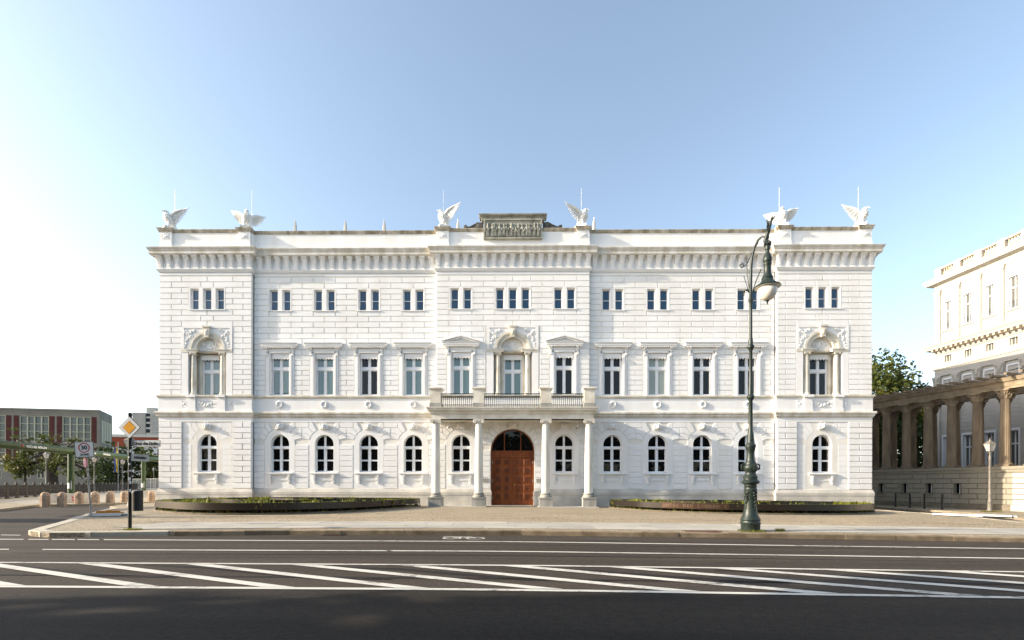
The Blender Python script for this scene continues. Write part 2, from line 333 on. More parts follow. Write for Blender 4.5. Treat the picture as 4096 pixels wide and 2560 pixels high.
# kerb stones
kp = [(x, y) for x, y in walk_l[:6]][::-1]+KL
def along(path):
    out = [0]
    for a, b_ in zip(path, path[1:]): out.append(out[-1]+math.dist(a, b_))
    return out
def kerbs(path, lo, hi, seed, m=KERB, w_=.3, top=.014):
    cum = along(path); r = random.Random(seed); t = 0
    def at(s):
        for i in range(len(path)-1):
            if s <= cum[i+1]: break
        a, b_ = Vector(path[i]), Vector(path[i+1]); d = (b_-a).normalized(); return a+d*(s-cum[i]), Vector((-d.y, d.x))
    while t < cum[-1]-.3:
        l = min(r.uniform(lo, hi), cum[-1]-t); p, n = at(t+.008); q, n2 = at(t+l-.008); e = r.uniform(-.012, .012); h = top+r.uniform(-.006, .008)
        a, b_, c, d = p-n*(.012+e), q-n2*(.012+e), q+n2*w_, p+n*w_
        z = [gz(v.x) for v in (a, b_, c, d)]; ch = .02
        a2, b2 = a+n*ch, b_+n2*ch
        vs_ = [(a.x, a.y, z[0]-.2), (b_.x, b_.y, z[1]-.2), (c.x, c.y, z[2]-.2), (d.x, d.y, z[3]-.2), (a.x, a.y, z[0]+h-ch), (b_.x, b_.y, z[1]+h-ch), (a2.x, a2.y, z[0]+h), (b2.x, b2.y, z[1]+h), (c.x, c.y, z[2]+h), (d.x, d.y, z[3]+h)]
        o = ob('kerb_stone', MB().add(vs_, [(0, 1, 5, 4), (4, 5, 7, 6), (6, 7, 8, 9), (1, 2, 8, 7, 5), (3, 0, 4, 6, 9), (2, 3, 9, 8)]), m, walk); t += l
KERBL = mat('pale_kerb_granite', (.46, .42, .34), .85, .06, 3., .2, 30, objvar=.08)
kerbs(kp[:10], .8, 1.3, 5, KERBL); kerbs(KL[3:], .9, 2.0, 6)
kerbs([(x, y) for x, y in walk_r[::-1]][3:], .8, 1.2, 8, KERBL, .2, .01)
# far pavements either side
fwl = sheet('canal_pavement', [(-24.5, -7.6), (-26.6, -4.2), (-27.6, -2.4), (-25.4, -1.6), (-25.0, 3.5), (-25.2, 40), (-84, 85), (-90, 85), (-37.9, 5.0), (-45, -6), (-60, -24), (-24.5, -24)][:9]+[(-41, 0)], .0, COBBLE2, skirt=.2, kind='structure')
sheet('slab_strip', [(-28.6, -2.3), (-27.3, 3), (-32, 18), (-84, 84), (-86, 84), (-37.0, 6), (-35, 1)], .006, mat('pale_pavement', (.31, .275, .22), .85, .1, .8, .2, 30), fwl)
fwr = sheet('side_pavement', [(26.2, 45), (26.2, 4.8), (26.7, -.1), (25.7, -4.6), (23.8, -7.9), (25.5, -9.6), (60, -11), (60, 45)], 0, COBBLE2, skirt=.2, kind='structure')
# road paint
def line(pts, x0, x1, wd, name='lane_line'):
    n = max(2, int((x1-x0)/2)+1); xs = [x0+(x1-x0)*i/n for i in range(n+1)]; sk = .12
    return sheet(name, [(x, lerp(pts, x)-wd/2) for x in xs]+[(x-(sk if i in (0, n) else 0), lerp(pts, x)+wd/2) for i, x in reversed(list(enumerate(xs)))], -.111, PAINT, kind='structure')
for a, b_ in ((-12.9, -11.98), (-11.86, -11.36), (-11.28, -10.72), (-10.65, -10.12), (-10.0, 7.25), (7.36, 40)): line(L1, a, b_, .13)
for a, b_ in ((-16, -10.45), (-9.75, -2.46), (-2.36, 8.62), (8.68, 40)): line(L2, a, b_, .12)
for a, b_ in ((-16, 8.28), (8.36, 40)): line(L3, a, b_, .11)
for a, b_ in ((-16, 7.0), (7.06, 40)): line(L4, a, b_, .12)
for a, b_ in ((-15, -13.7), (-13.55, -13.0)): line([(-15, -17.5), (-12, -17.6)], a, b_, .11)
for k in range(-3, 14):
    xt, xb = -7.47+1.88*k, -3.26+1.87*k; wd = .47; yt, yb = lerp(L3, xt)-.075, lerp(L4, xb)+.075
    sheet('hatch_bar', [(xt, yt), (xb, yb), (xb+wd, yb), (xt+wd, yt)], -.111, PAINT, kind='structure')
TAR = asphalt('tar_seam', (.026, .024, .024), (.018, .017, .017))
def seam(pts, wd):
    P = [Vector(p) for p in pts]; out = []
    for i, p in enumerate(P): d = (P[min(i+1, len(P)-1)]-P[max(i-1, 0)]).normalized(); out.append((p, Vector((-d.y, d.x))*wd*(.5 if 0 < i < len(P)-1 else .15)))
    sheet('tar_seam', [tuple(p-n_) for p, n_ in out]+[tuple(p+n_) for p, n_ in out[::-1]], -.1145, TAR, kind='structure')
for k in range(7):
    x = -9.5+k*3.3; seam([(x, -22.05), (x+1.2, -22.2), (x+2.2, -22.6), (x+3.3, -23.0), (x+4.6, -23.1)], .16)
seam([(-16, -23.05), (-8, -23.0), (0, -22.95), (5, -23.1)], .10); seam([(-12, -18.9), (-2, -18.75), (6, -18.85), (14, -19.3)], .05); seam([(-10, -20.75), (-1, -20.5), (4, -20.6), (12, -20.9)], .06)
def flat_ring(cx, cy, r0, r1, n=24, sx=1, sy=1): return [(cx+r1*sx*cos(2*PI*i/n), cy+r1*sy*sin(2*PI*i/n)) for i in range(n)], [(cx+r0*sx*cos(2*PI*i/n), cy+r0*sy*sin(2*PI*i/n)) for i in range(n)]
mb = MB()
for cx in (-.82, -1.45):
    a, b_ = flat_ring(cx, -17.42, .2, .26)
    for i in range(24): j = (i+1) % 24; mb.quad(*[(p[0], p[1], gz(p[0])-.112) for p in (a[i], a[j], b_[j], b_[i])])
for (x0, y0), (x1, y1) in (((-.82, -17.42), (-1.0, -17.08)), ((-1.0, -17.08), (-1.5, -17.1)), ((-1.45, -17.42), (-1.2, -17.1)), ((-1.15, -17.42), (-1.0, -17.1)), ((-1.5, -17.02), (-1.75, -17.05))):
    d = Vector((x1-x0, y1-y0)).normalized()*.03; mb.quad(*[(p[0], p[1], gz(p[0])-.1115) for p in ((x0-d.y, y0+d.x), (x1-d.y, y1+d.x), (x1+d.y, y1-d.x), (x0+d.y, y0-d.x))])
ob('bicycle_marking', mb, PAINT, kind='structure')
RUST = mat('rusty_iron', (.12, .05, .03), .8, .3, 9., .6, 30)
def manhole(cx, cy, r, z, m, lab):
    o = ob('manhole_cover', MB().lathe(cx, cy, [(r, z-.01), (r, z+.006), (r*.93, z+.006), (r*.93, z+.002), (r*.2, z+.004), (.001, z+.004)], 28), m); tag(o, lab, 'manhole cover')
manhole(5.75, -16.12, .55, gz(5.8)+.008, RUST, 'rusty round manhole cover in the cobble verge beside the green candelabra lamp')
pt = sheet('cobble_patch', [(2.85+.85*cos(a*PI/12), -17.33+.30*sin(a*PI/12)) for a in range(24)], -.114, mat('dark_cobble_patch', (.07, .06, .05), .9, .3, 9., .8, 18), kind='structure')
tag(ob('drain_grate', MB().box(-5.15, -4.55, -17.05, -16.78, gz(-4.8)-.125, gz(-4.8)-.108), RUST), 'iron drain grate in the gutter below the kerb', 'drain grate')
for k in range(7): ob('grate_bar', MB().box(-5.12+k*.083, -5.08+k*.083, -17.04, -16.79, gz(-4.8)-.109, gz(-4.8)-.100), IRON, bpy.data.objects['drain_grate'])
# ------------------------------------------------------------------ the white palace building
HS = thing('palace_building', 'long white rusticated palace building with columned porch and oak door', 'building', (0, 0, 0), world=True)
RY = .24                                                        # wings stand back by this much
XC, XI, XO = 4.85, 16.55, 22.49                                 # half width of centre block, inner and outer edge of end blocks
PATH = [(-XO, 22), (-XO, 0), (-XI, 0), (-XI, RY), (-XC, RY), (-XC, 0), (XC, 0), (XC, RY), (XI, RY), (XI, 0), (XO, 0), (XO, 22)]
ob('roof', MB().box(-XO+.1, XO-.1, .6, 22, 16.1, 16.5), mat('grey_roof', (.25, .25, .25), .8), HS)
ob('side_wall', MB().box(-XO+.06, -XO+.4, .5, 22, -.4, 16.1), PLASTER, HS); ob('side_wall', MB().box(XO-.4, XO-.06, .5, 22, -.4, 16.1), PLASTER, HS)
ob('back_wall', MB().box(-XO, XO, 21.6, 22.05, -.4, 16.9), PLASTER, HS)
BAYS = [6.34, 9.183, 12.027, 14.87]; PB = 2.843; CE = 19.4; CW = 3.25
# ---- backing walls: front faces around the openings
def wallface(name, x0, x1, z0, z1, y, holes, m):
    xs = sorted({x0, x1, *[h[0] for h in holes], *[h[1] for h in holes]}); zs = sorted({z0, z1, *[h[2] for h in holes], *[h[3] for h in holes]})
    xs = [x for x in xs if x0 <= x <= x1]; zs = [z for z in zs if z0 <= z <= z1]; mb = MB()
    for za, zb in zip(zs, zs[1:]):
        run = None
        for xa, xb in zip(xs+[], xs[1:]):
            c = ((xa+xb)/2, (za+zb)/2); hole = any(h[0] < c[0] < h[1] and h[2] < c[1] < h[3] for h in holes)
            if not hole: mb.quad((xa, y, za), (xb, y, za), (xb, y, zb), (xa, y, zb))
    return ob(name, mb, m, HS)
JD = .036                                                       # joint depth
UWH = (12.40, 13.83); FWH = (7.04, 9.70); GWH = (2.10, 4.51)
holes = {}
def addh(seg, *h): holes.setdefault(seg, []).append(h)
SEG = {'L': (-XO, -XI, 0), 'l': (-XI, -XC, RY), 'c': (-XC, XC, 0), 'r': (XC, XI, RY), 'R': (XI, XO, 0)}
for s, sg, e in ((-1, 'l', 'L'), (1, 'r', 'R')):
    for b_ in BAYS:
        c = s*b_; addh(sg, c-.70, c+.70, *UWH); addh(sg, c-.60, c+.60, *FWH); addh(sg, c-.62, c+.62, *GWH)
    c = s*CE; addh(e, c-1.12, c+1.12, *UWH); addh(e, c-1.22, c+1.22, 7.0, 11.0); addh(e, c-.62, c+.62, *GWH)
    c = s*3.27; addh('c', c-.72, c+.72, *UWH); c = s*CW; addh('c', c-.60, c+.60, *FWH); addh('c', c-.62, c+.62, *GWH)
addh('c', -1.12, 1.12, *UWH); addh('c', -1.22, 1.22, 7.0, 11.0); addh('c', -1.38, 1.38, -.4, 4.88)
for k, (x0, x1, y) in SEG.items(): wallface('wall', x0+(.045 if k in 'Llr' else .045), x1-.045, -.4, 16.2, y+JD, holes[k], WALLJ)
for x in (-XI, -XC, XC, XI):                                    # returns between the blocks
    s = 1 if x in (-XI, XC) else -1; x_ = x-s*JD
    ob('return_wall', MB().quad((x_, JD, -.4), (x_, RY+JD, -.4), (x_, RY+JD, 16.2), (x_, JD, 16.2)), PLASTER, HS)
# ---- facing stones
STN = []                                                       # (area, kind, data)
def stone(x0, x1, z0, z1, y, wrap=0):
    if x1-x0 > .07: STN.append(((x1-x0)*(z1-z0), 'b', (x0, x1, z0, z1, y, wrap)))
def stonep(pts, y):
    a = abs(sum(pts[i-1][0]*pts[i][1]-pts[i][0]*pts[i-1][1] for i in range(len(pts))))/2; STN.append((a, 'p', (pts, y)))
def course(x0, x1, z0, z1, y, joints, gaps):
    js = sorted({x0, x1, *[j for j in joints if x0+.12 < j < x1-.12]})
    iv = []
    for a, b_ in zip(js, js[1:]):
        cur = [(a, b_)]
        for g0, g1, gz0, gz1 in gaps:
            if gz0 < (z0+z1)/2 < gz1:
                nx = []
                for p, q in cur:
                    if g1 <= p or g0 >= q: nx.append((p, q))
                    else:
                        if g0 > p: nx.append((p, g0))
                        if g1 < q: nx.append((g1, q))
                cur = nx
        iv += cur
    for a, b_ in iv: stone(a, b_, z0, z1, y)
H1, H2, H3 = .35457, .3195, .3525
ROWS = [(14.53-(i+1)*H1, 14.53-i*H1) for i in range(14)]+[(9.566-(i+1)*H2, 9.566-i*H2) for i in range(8)]
for k, (x0, x1, y) in SEG.items():
    if k in 'lr':
        s = -1 if k == 'l' else 1; cs = [s*b_ for b_ in BAYS]
        A = [c+d for c in cs for d in (-PB/4, PB/4)]; B = sorted({round(c+d, 3) for c in cs for d in (-PB/2, 0, PB/2)})
        gaps = [(c-.735, c+.735, *UWH) for c in cs]+[(c-.91, c+.91, 7.0, 10.28) for c in cs]
    elif k in 'LR':
        c = (-1 if k == 'L' else 1)*CE; A = [c-1.64, c, c+1.64]; B = [c-2.29, c-.405, c+.405, c+2.29]
        gaps = [(c-1.15, c+1.15, *UWH), (c-1.62, c+1.62, 7.0, 11.35)]
    else:
        A = [-4.02, -2.57, -1.13, 0, 1.13, 2.57, 4.02]; B = [-3.28, -1.85, -.41, .41, 1.85, 3.28]
        gaps = [(-1.15, 1.15, *UWH), (-4.02, -2.54, *UWH), (2.54, 4.02, *UWH), (-1.70, 1.70, 7.0, 11.35), (-CW-.92, -CW+.92, 7.0, 10.28), (CW-.92, CW+.92, 7.0, 10.28)]
    stone(x0, x1, 14.575, 14.79, y)
    for i, (za, zb) in enumerate(ROWS): course(x0, x1, za, zb, y, A if i % 2 == 0 else B, gaps)
# ground floor with fanned arch stones
GR = [(5.30-(i+1)*H3, 5.30-i*H3) for i in range(12)]
def fan(cx, cz, r, joints, extl, extr, y):
    zt = 5.30
    for s, ext in ((-1, extl), (1, extr)):
        start = [None]*12; Pp = Qp = None; ap = 0
        for a, j in joints:
            t = R(a); P = (r*sin(t), cz+r*cos(t)); zq = zt-j*H3; Q = ((zq-cz)*math.tan(t), zq)
            if Pp:
                ar = arc(0, cz, r, R(ap), t, 4); pts = ar+[Q]; u = Q[0]
                if j > 0:
                    if ext-u < .33: pts.append((ext, Q[1])); u = ext
                    top = Qp[1] if j > 1 and jp > 0 else zt
                    pts.append((u, top)); start[j-1] = u
                pts.append(Qp)
                stonep([(cx+s*p[0], p[1]) for p in pts], y)
            Pp, Qp, ap, jp = P, Q, a, j
        for i in range(12):
            za, zb = GR[i]
            u0 = start[i] if start[i] is not None else r
            if zb-.03 < cz+r*cos(R(ap)) or start[i] is not None:
                if ext-u0 > .07: stone(*sorted((cx+s*u0, cx+s*ext)), za, zb, y)
WJ = [(28, 0), (43, 1), (59.2, 2), (75, 3)]
for s, yy in ((-1, RY), (1, RY)):
    for i, b_ in enumerate(BAYS):
        il = PB/2 if i > 0 else b_-XC; ir = PB/2 if i < 3 else XI-b_
        fan(s*b_, 3.9, .97, WJ, *((il, ir) if s > 0 else (ir, il)), yy)
    fan(s*CE, 3.9, .97, WJ, 1.58, 1.58, .03)
    for i, (za, zb) in enumerate(GR):
        for d in (-1, 1):
            e0, e1 = (CE-XO if False else 1.58), ((CE-XI) if (d*s < 0) else (XO-CE))
            q = sorted((s*CE+d*e0, s*CE+d*e1))
            if i % 2 == 0: stone(q[0], s*CE+d*2.29, za, zb, -.03) if s*CE+d*2.29 > q[0] else None; stone(s*CE+d*2.29, q[1], za, zb, -.03)
            else: stone(q[0], q[1], za, zb, -.03)
    fan(s*CW, 3.9, .97, WJ, *((1.25, 1.6) if s > 0 else (1.6, 1.25)), 0)
fan(0, 3.49, 1.39, [(13, 0), (27, 0), (42, 1), (53, 2), (64, 3), (76, 4)], 1.99, 1.99, 0)
bs = [t for t in STN if t[1] == 'b' and t[2][3] < 5.31 and abs(t[2][3]-GR[2][1]) > .01 and t[2][4] in (0, RY)]; bs.sort(key=lambda t: (t[2][4], round(t[2][2], 3), t[2][0])); kill = set(); i = 0
for a, b_ in zip(bs, bs[1:]):                                     # stones of one pier belong together
    p, q = a[2], b_[2]
    if p[4] == q[4] and abs(p[2]-q[2]) < .001 and abs(p[1]-q[0]) < .03 and id(a) not in kill:
        kill |= {id(a), id(b_)}; STN.append(((q[1]-p[0])*(p[3]-p[2]), 'b', (p[0], q[1], p[2], p[3], p[4], 0)))
STN = [t for t in STN if id(t) not in kill]
STN.sort(key=lambda t: -t[0]); rest = MB(); cache = {}
for i, (a, kd, d) in enumerate(STN):
    g = .010; ch = .022
    if kd == 'b':
        x0, x1, z0, z1, y, _ = d; x0 += g; x1 -= g; z0 += g; z1 -= g
        if i < 300:
            key = (round(x1-x0, 3), round(z1-z0, 3))
            if key not in cache:
                cache[key] = MB().block(-key[0]/2, key[0]/2, -key[1]/2, key[1]/2, JD+.01, 0, ch).mesh('facing_stone', PLASTER, 0, False)
            link('facing_stone', cache[key], HS, ((x0+x1)/2, y, (z0+z1)/2))
        else: rest.block(x0, x1, z0, z1, y+JD+.01, y, ch)
    elif i < 300: ob('facing_stone', MB().poly(d[0], d[1]+JD+.01, d[1], .032), PLASTER, HS)
    else: rest.poly(d[0], d[1]+JD+.01, d[1], .032)
ob('small_facing_stones', rest, PLASTER, HS, kind='stuff')
# ---- mouldings that run along the whole front
def mould(name, prof, m, path=PATH): return ob(name, MB().sweep(prof, path), m, HS)
BK = -.3
PL_ = PATH[:6]+[(-1.41, 0), (-1.41, .3)]; PR_ = [(1.41, .3), (1.41, 0)]+PATH[6:]
mould('plinth_base', [(BK, -.4), (.075, -.4), (.075, .665), (.085, .69), (BK, .69)], GREYST, PL_); mould('plinth_base', [(BK, -.4), (.075, -.4), (.075, .665), (.085, .69), (BK, .69)], GREYST, PR_)
mould('plinth_course', [(BK, .69), (.095, .69), (.095, .86), (.02, 1.05), (.0, 1.07), (BK, 1.07)], GREYST, PL_); mould('plinth_course', [(BK, .69), (.095, .69), (.095, .86), (.02, 1.05), (.0, 1.07), (BK, 1.07)], GREYST, PR_)
mould('frieze_band', [(BK, 5.31), (.0, 5.31), (.0, 5.575), (BK, 5.575)], PLASTER)
mould('string_cornice', [(BK, 5.575), (.03, 5.575), (.06, 5.63), (.08, 5.66), (.10, 5.67), (.10, 5.76), (.15, 5.80), (.17, 5.84), (.17, 5.92), (.15, 5.955), (BK, 5.97)], WEATHER)
mould('parapet_band', [(BK, 5.96), (.02, 5.96), (.02, 6.805), (BK, 6.805)], PLASTER)
mould('sill_moulding', [(BK, 6.80), (.04, 6.80), (.06, 6.84), (.10, 6.88), (.11, 6.96), (.09, 6.985), (BK, 6.995)], SAND)
mould('frieze_moulding', [(BK, 14.79), (.02, 14.79), (.03, 14.83), (.07, 14.87), (.085, 14.93), (.11, 14.95), (.11, 14.99), (BK, 14.99)], TRIM)
mould('cove', [(BK, 14.99), (.01, 14.99), (.0, 15.05), (.0, 15.5), (.05, 15.66), (.12, 15.76), (BK, 15.76)], TRIM)
mould('cornice', [(BK, 15.76), (.34, 15.76), (.36, 15.80), (.38, 15.82), (.38, 15.98), (.40, 16.0), (.41, 16.05), (.44, 16.09), (.47, 16.15), (.48, 16.20), (.46, 16.215), (BK, 16.24)], WEATHER)
PPATH = [(x, y+.03) if y < 20 else (x, 22) for x, y in PATH]; PPATH[0] = (-XO+.05, 22); PPATH[1] = (-XO+.05, .03); PPATH[-1] = (XO-.05, 22); PPATH[-2] = (XO-.05, .03)
mould('parapet_wall', [(BK, 16.2), (.03, 16.2), (.03, 16.58), (.0, 16.60), (.0, 17.3), (BK, 17.3)], PLASTER, PPATH)
mould('coping', [(BK-.1, 17.29), (.01, 17.29), (.03, 17.33), (.06, 17.36), (.07, 17.42), (.10, 17.45), (.10, 17.49), (BK-.1, 17.52)], COPING, PPATH)
# parapet panels, with open joints
pj = MB()
for k, (x0, x1, y) in SEG.items():
    n = {'L': 9, 'R': 9, 'l': 18, 'r': 18, 'c': 1}[k]
    if k == 'c': continue
    for i in range(1, n): x = x0+(x1-x0)*i/n; pj.box(x-.009, x+.009, y+.028, y+.05, 16.62, 17.28)
ob('parapet_joints', pj, WALLJ, HS, kind='stuff')
# ---- console brackets under the cornice
cons = MB()
cons.prism([(-.0, 14.99), (-.10, 14.99), (-.10, 15.03), (-.085, 15.06), (-.10, 15.25), (-.15, 15.45), (-.22, 15.60), (-.22, 15.62), (.0, 15.62)], -.145, .145)
cons.prism([(0, 15.62), (-.24, 15.62), (-.27, 15.66), (-.30, 15.70), (-.31, 15.765), (0, 15.765)], -.172, .172)
cons.prism([(-.09, 15.10), (-.112, 15.10), (-.125, 15.28), (-.17, 15.45), (-.20, 15.53), (-.1, 15.53)], -.075, .075)
cme = cons.mesh('console_bracket', TRIM, 0)
def consoles(x0, x1, n, y):
    for i in range(n): link('console_bracket', cme, HS, (x0+(x1-x0)*i/(n-1), y, 0))
for s in (-1, 1):
    consoles(s*(XI+.12), s*(XO-.14), 11, -.0); consoles(s*(XC+.33), s*(XI-.45), 20, RY)
    for i in range(6):
        o = link('console_bracket', cme, HS, (s*XO, .14+i*.58, 0)); o.rotation_euler = (0, 0, s*PI/2)
consoles(-XC+.13, XC-.13, 17, 0)
# ---- window builders
def framed(name, mbf, y, panes, glass, parent=HS, extra=()):
    wd = ob(name, mbf, FRAME, parent)
    for p in panes: ob('pane', MB().add([(q[0], y+(rnd.random()-.5)*.004, q[1]) for q in p], [tuple(range(len(p)))]), glass, wd)
    return wd
def rect_frame(mb, x0, x1, z0, z1, w_, ya, yb):
    mb.box(x0, x0+w_, ya, yb, z0, z1); mb.box(x1-w_, x1, ya, yb, z0, z1); mb.box(x0+w_, x1-w_, ya, yb, z0, z0+w_); mb.box(x0+w_, x1-w_, ya, yb, z1-w_, z1)
def rect(x0, x1, z0, z1): return [(x0, z0), (x1, z0), (x1, z1), (x0, z1)]
def reveal(mb, x0, x1, z0, z1, ya, yb):
    mb.quad((x0, ya, z0), (x0, yb, z0), (x0, yb, z1), (x0, ya, z1)); mb.quad((x1, ya, z0), (x1, yb, z0), (x1, yb, z1), (x1, ya, z1))
    mb.quad((x0, ya, z0), (x1, ya, z0), (x1, yb, z0), (x0, yb, z0)); mb.quad((x0, ya, z1), (x1, ya, z1), (x1, yb, z1), (x0, yb, z1))
def upper(cx, y, n):                                             # small top-floor windows in twos and threes
    sp = .81; half = (n-1)*sp/2; sur = MB(); x0, x1 = cx-half-.34, cx+half+.34
    edges = [cx-half+i*sp for i in range(n)]
    lo, hi = UWH
    for xa, xb in ([(x0, edges[0]-.27)]+[(a+.27, b_-.27) for a, b_ in zip(edges, edges[1:])]+[(edges[-1]+.27, x1)]): sur.box(xa, xb, y-.004, y+.30, lo, hi)
    for e in edges: sur.box(e-.27, e+.27, y-.004, y+.30, hi-.07, hi)
    for e in edges: rect_frame(sur, e-.27, e+.27, lo, hi-.07, .045, y+.07, y+.30)
    sur.box(x0-.03, x1+.03, y-.05, y+.3, lo-.025, lo+.025)
    so_ = ob('window_surround', sur, TRIM, HS)
    for e in edges:
        f = MB(); rect_frame(f, e-.226, e+.226, lo+.02, hi-.115, .03, y+.17, y+.22); zm = (lo+hi-.1)/2; f.box(e-.20, e+.20, y+.165, y+.215, zm-.018, zm+.018)
        framed('window', f, y+.20, [rect(e-.2, e+.2, lo+.04, zm), rect(e-.2, e+.2, zm, hi-.13)], GLASSU)
for s in (-1, 1):
    for b_ in BAYS: upper(s*b_, RY, 2)
    upper(s*CE, 0, 3); upper(s*3.27, 0, 2)
upper(0, 0, 3)
def casement(cx, y, z0, z1, hw, glass, parent=HS, zt=8.74):       # cross window
    f = MB(); ya, yb = y, y+.07; w_ = .055; rect_frame(f, cx-hw, cx+hw, z0, z1, w_, ya, yb)
    f.box(cx-.06, cx+.06, ya-.03, yb, z0+w_, zt-.09); f.box(cx-.05, cx+.05, ya-.02, yb, zt+.09, z1-w_)
    f.box(cx-hw, cx+hw, ya-.05, yb, zt-.09, zt+.0); f.box(cx-hw-.0, cx+hw, ya-.03, yb, zt, zt+.09)
    P = []
    for s in (-1, 1):
        xa, xb = sorted((cx+s*.05, cx+s*(hw-w_)))
        for a, b_ in ((z0+w_, zt-.09), (zt+.09, z1-w_)): rect_frame(f, xa, xb, a, b_, .045, ya+.01, yb-.015); P.append(rect(xa+.04, xb-.04, a+.04, b_-.04))
    return framed('window', f, y+.05, P, glass, parent)
def valance(cx, y, z0, z1, hw, wd):                               # pleated metal valance with a scalloped lower edge
    n = 6; pts = [(cx-hw, z1), (cx-hw, z0+.05)]
    for i in range(n):
        xa = cx-hw+2*hw*i/n; w_ = 2*hw/n
        pts += [(xa+w_*.25, z0+.03), (xa+w_*.5, z0-.035), (xa+w_*.75, z0+.03), (xa+w_, z0+.05)]
    pts += [(cx+hw, z1)]; mb = MB().poly(pts, y+.015, y, 0, True)
    for i in range(14): x = cx-hw+2*hw*(i+.5)/14; mb.box(x-.018, x+.018, y-.008, y+.004, z0+.10, z1-.08)
    mb.box(cx-hw, cx+hw, y-.012, y+.004, z1-.05, z1-.02); ob('valance', mb, TRIM, wd)
brk = MB().prism([(0, 9.50), (-.05, 9.50), (-.09, 9.56), (-.07, 9.62), (-.07, 9.85), (-.11, 9.93), (-.18, 9.98), (-.20, 10.06), (0, 10.06)], -.075, .075)
for i in (-.035, 0, .035): brk.box(i-.008, i+.008, -.085, -.06, 9.6, 9.88)
bme = brk.mesh('hood_bracket', TRIM, 0)
def hood(cx, y, sur, hw=1.17, ped=False):
    mb = MB(); z = 10.07
    prof = [(-.1, z-.0), (.17, z), (.19, z+.06), (.22, z+.07), (.22, z+.15), (.26, z+.2), (.28, z+.25), (-.1, z+.27)]
    mb.sweep(prof, [(cx-.93, y+.2), (cx-.93, y), (cx+.93, y), (cx+.93, y+.2)])
    n = 17
    for i in range(n): x = cx-1.0+2.0*i/(n-1); mb.box(x-.032, x+.032, y-.205, y-.1, z-.055, z+.005)
    if ped:
        b0, b1, ap = z+.255, z+.32, z+.70
        for s in (-1, 1):
            mb.poly([(cx+s*1.21, b0), (cx+s*1.21, b1), (cx, ap), (cx, ap-.13)][::1], y+.05, y-.27)
            mb.poly([(cx+s*1.0, b0), (cx+s*.9, b0), (cx, ap-.21), (cx, ap-.13)], y+.05, y-.19)
            for i in range(7): t = (i+.6)/7.6; x = cx+s*(.84*(1-t)); zz = b0+.01+(ap-.23-b0)*t; mb.box(x-.03, x+.03, y-.17, y-.05, zz-.04, zz+.03)
        mb.poly([(cx-.8, b0), (cx+.8, b0), (cx, ap-.23)], y+.05, y-.04)
    o = ob('window_hood', mb, TRIM, HS)
    for s in (-1, 1): link('hood_bracket', bme, o, (cx+s*.835, y, 0))
def first(cx, y, glass, ped=False):
    sur = MB(); hw = .905
    for s in (-1, 1):
        xa, xb = sorted((cx+s*hw, cx+s*.60)); sur.box(xa, xb, y-.01, y+.3, 7.0, 10.08)
        xa, xb = sorted((cx+s*.76, cx+s*.66)); sur.box(xa, xb, y-.05, y, 7.0, 9.78)
    sur.box(cx-.60, cx+.60, y-.01, y+.3, 9.70, 10.08); sur.box(cx-.76, cx+.76, y-.05, y, 9.70, 9.78); sur.box(cx-.74, cx+.74, y-.03, y, 9.84, 10.04)
    for s in (-1, 1): xa, xb = sorted((cx+s*.60, cx+s*.655)); sur.box(xa, xb, y-.03, y-.012, 7.0, 9.70)
    reveal(sur, cx-.599, cx+.599, 7.01, 9.699, y, y+.32)
    so_ = ob('window_surround', sur, TRIM, HS); wd = casement(cx, y+.2, 7.02, 9.6, .585, glass); valance(cx, y+.05, 9.33, 9.69, .56, wd)
    hood(cx, y, so_, ped=ped)
T, G, B_ = GLASST, GLASS, GLASSB
for b_, gl, gr in zip(BAYS, (GLASST, G, GLASST, GLASST), (G, B_, G, G)):
    first(-b_, RY, gl); first(b_, RY, gr)
first(-CW, 0, GLASST, True); first(CW, 0, G, True)
# wreaths
wm = MB()
for i in range(20):
    a = 2*PI*i/20; b_ = 2*PI*(i+1)/20; r = .17+.012*((i*7) % 3-1); wm.ball((r*cos(a), -.035, r*sin(a)), .045, .05, .045, 7, 5)
wm.add([(.25*cos(2*PI*i/24), -.015, .25*sin(2*PI*i/24)) for i in range(24)]+[(.25*cos(2*PI*i/24), .02, .25*sin(2*PI*i/24)) for i in range(24)], [tuple(range(24))]+[(i, (i+1) % 24, 24+(i+1) % 24, 24+i) for i in range(24)])
wme = wm.mesh('wreath', TRIM, 40)
for s in (-1, 1):
    for b_ in BAYS: link('wreath', wme, HS, (s*b_, RY-.025, 6.42))
# ---- arched ground-floor windows
lm = MB(); lm.ball((0, -.08, 0), .13, .13, .17, 12, 8); lm.ball((0, -.20, -.06), .065, .06, .06, 8, 6); lm.ball((-.055, -.19, .05), .025, .02, .02, 6, 4); lm.ball((.055, -.19, .05), .025, .02, .02, 6, 4); lm.box(-.022, .022, -.22, -.1, -.02, .08)
for i in range(15):
    a = R(-20+220*i/14); rr = .19; lm.tube([(.10*cos(a), -.06, .10*sin(a)), (rr*cos(a)*1.1, -.08, rr*sin(a)), (rr*cos(a)*1.35, -.03, rr*sin(a)*.95-.05)], [.05, .05, .012], 6)
for s in (-1, 1):
    for k in range(3): lm.tube([(s*.08, -.06, -.12), (s*(.15+.05*k), -.07, -.17+.01*k), (s*(.22+.05*k), -.02, -.23+.05*k)], [.045, .04, .01], 6)
lme = lm.mesh('lion_head', TRIM, 50)
sb = MB().prism([(0, 1.42), (-.05, 1.43), (-.06, 1.47), (-.075, 1.52), (-.07, 1.60), (-.085, 1.80), (-.10, 1.90), (-.10, 1.95), (0, 1.95)], -.07, .07).ball((0, -.05, 1.43), .045, .045, .05, 8, 6)
for i in (-.035, 0, .035): sb.box(i-.01, i+.01, -.092, -.07, 1.62, 1.88)
sbme = sb.mesh('sill_bracket', TRIM, 30)
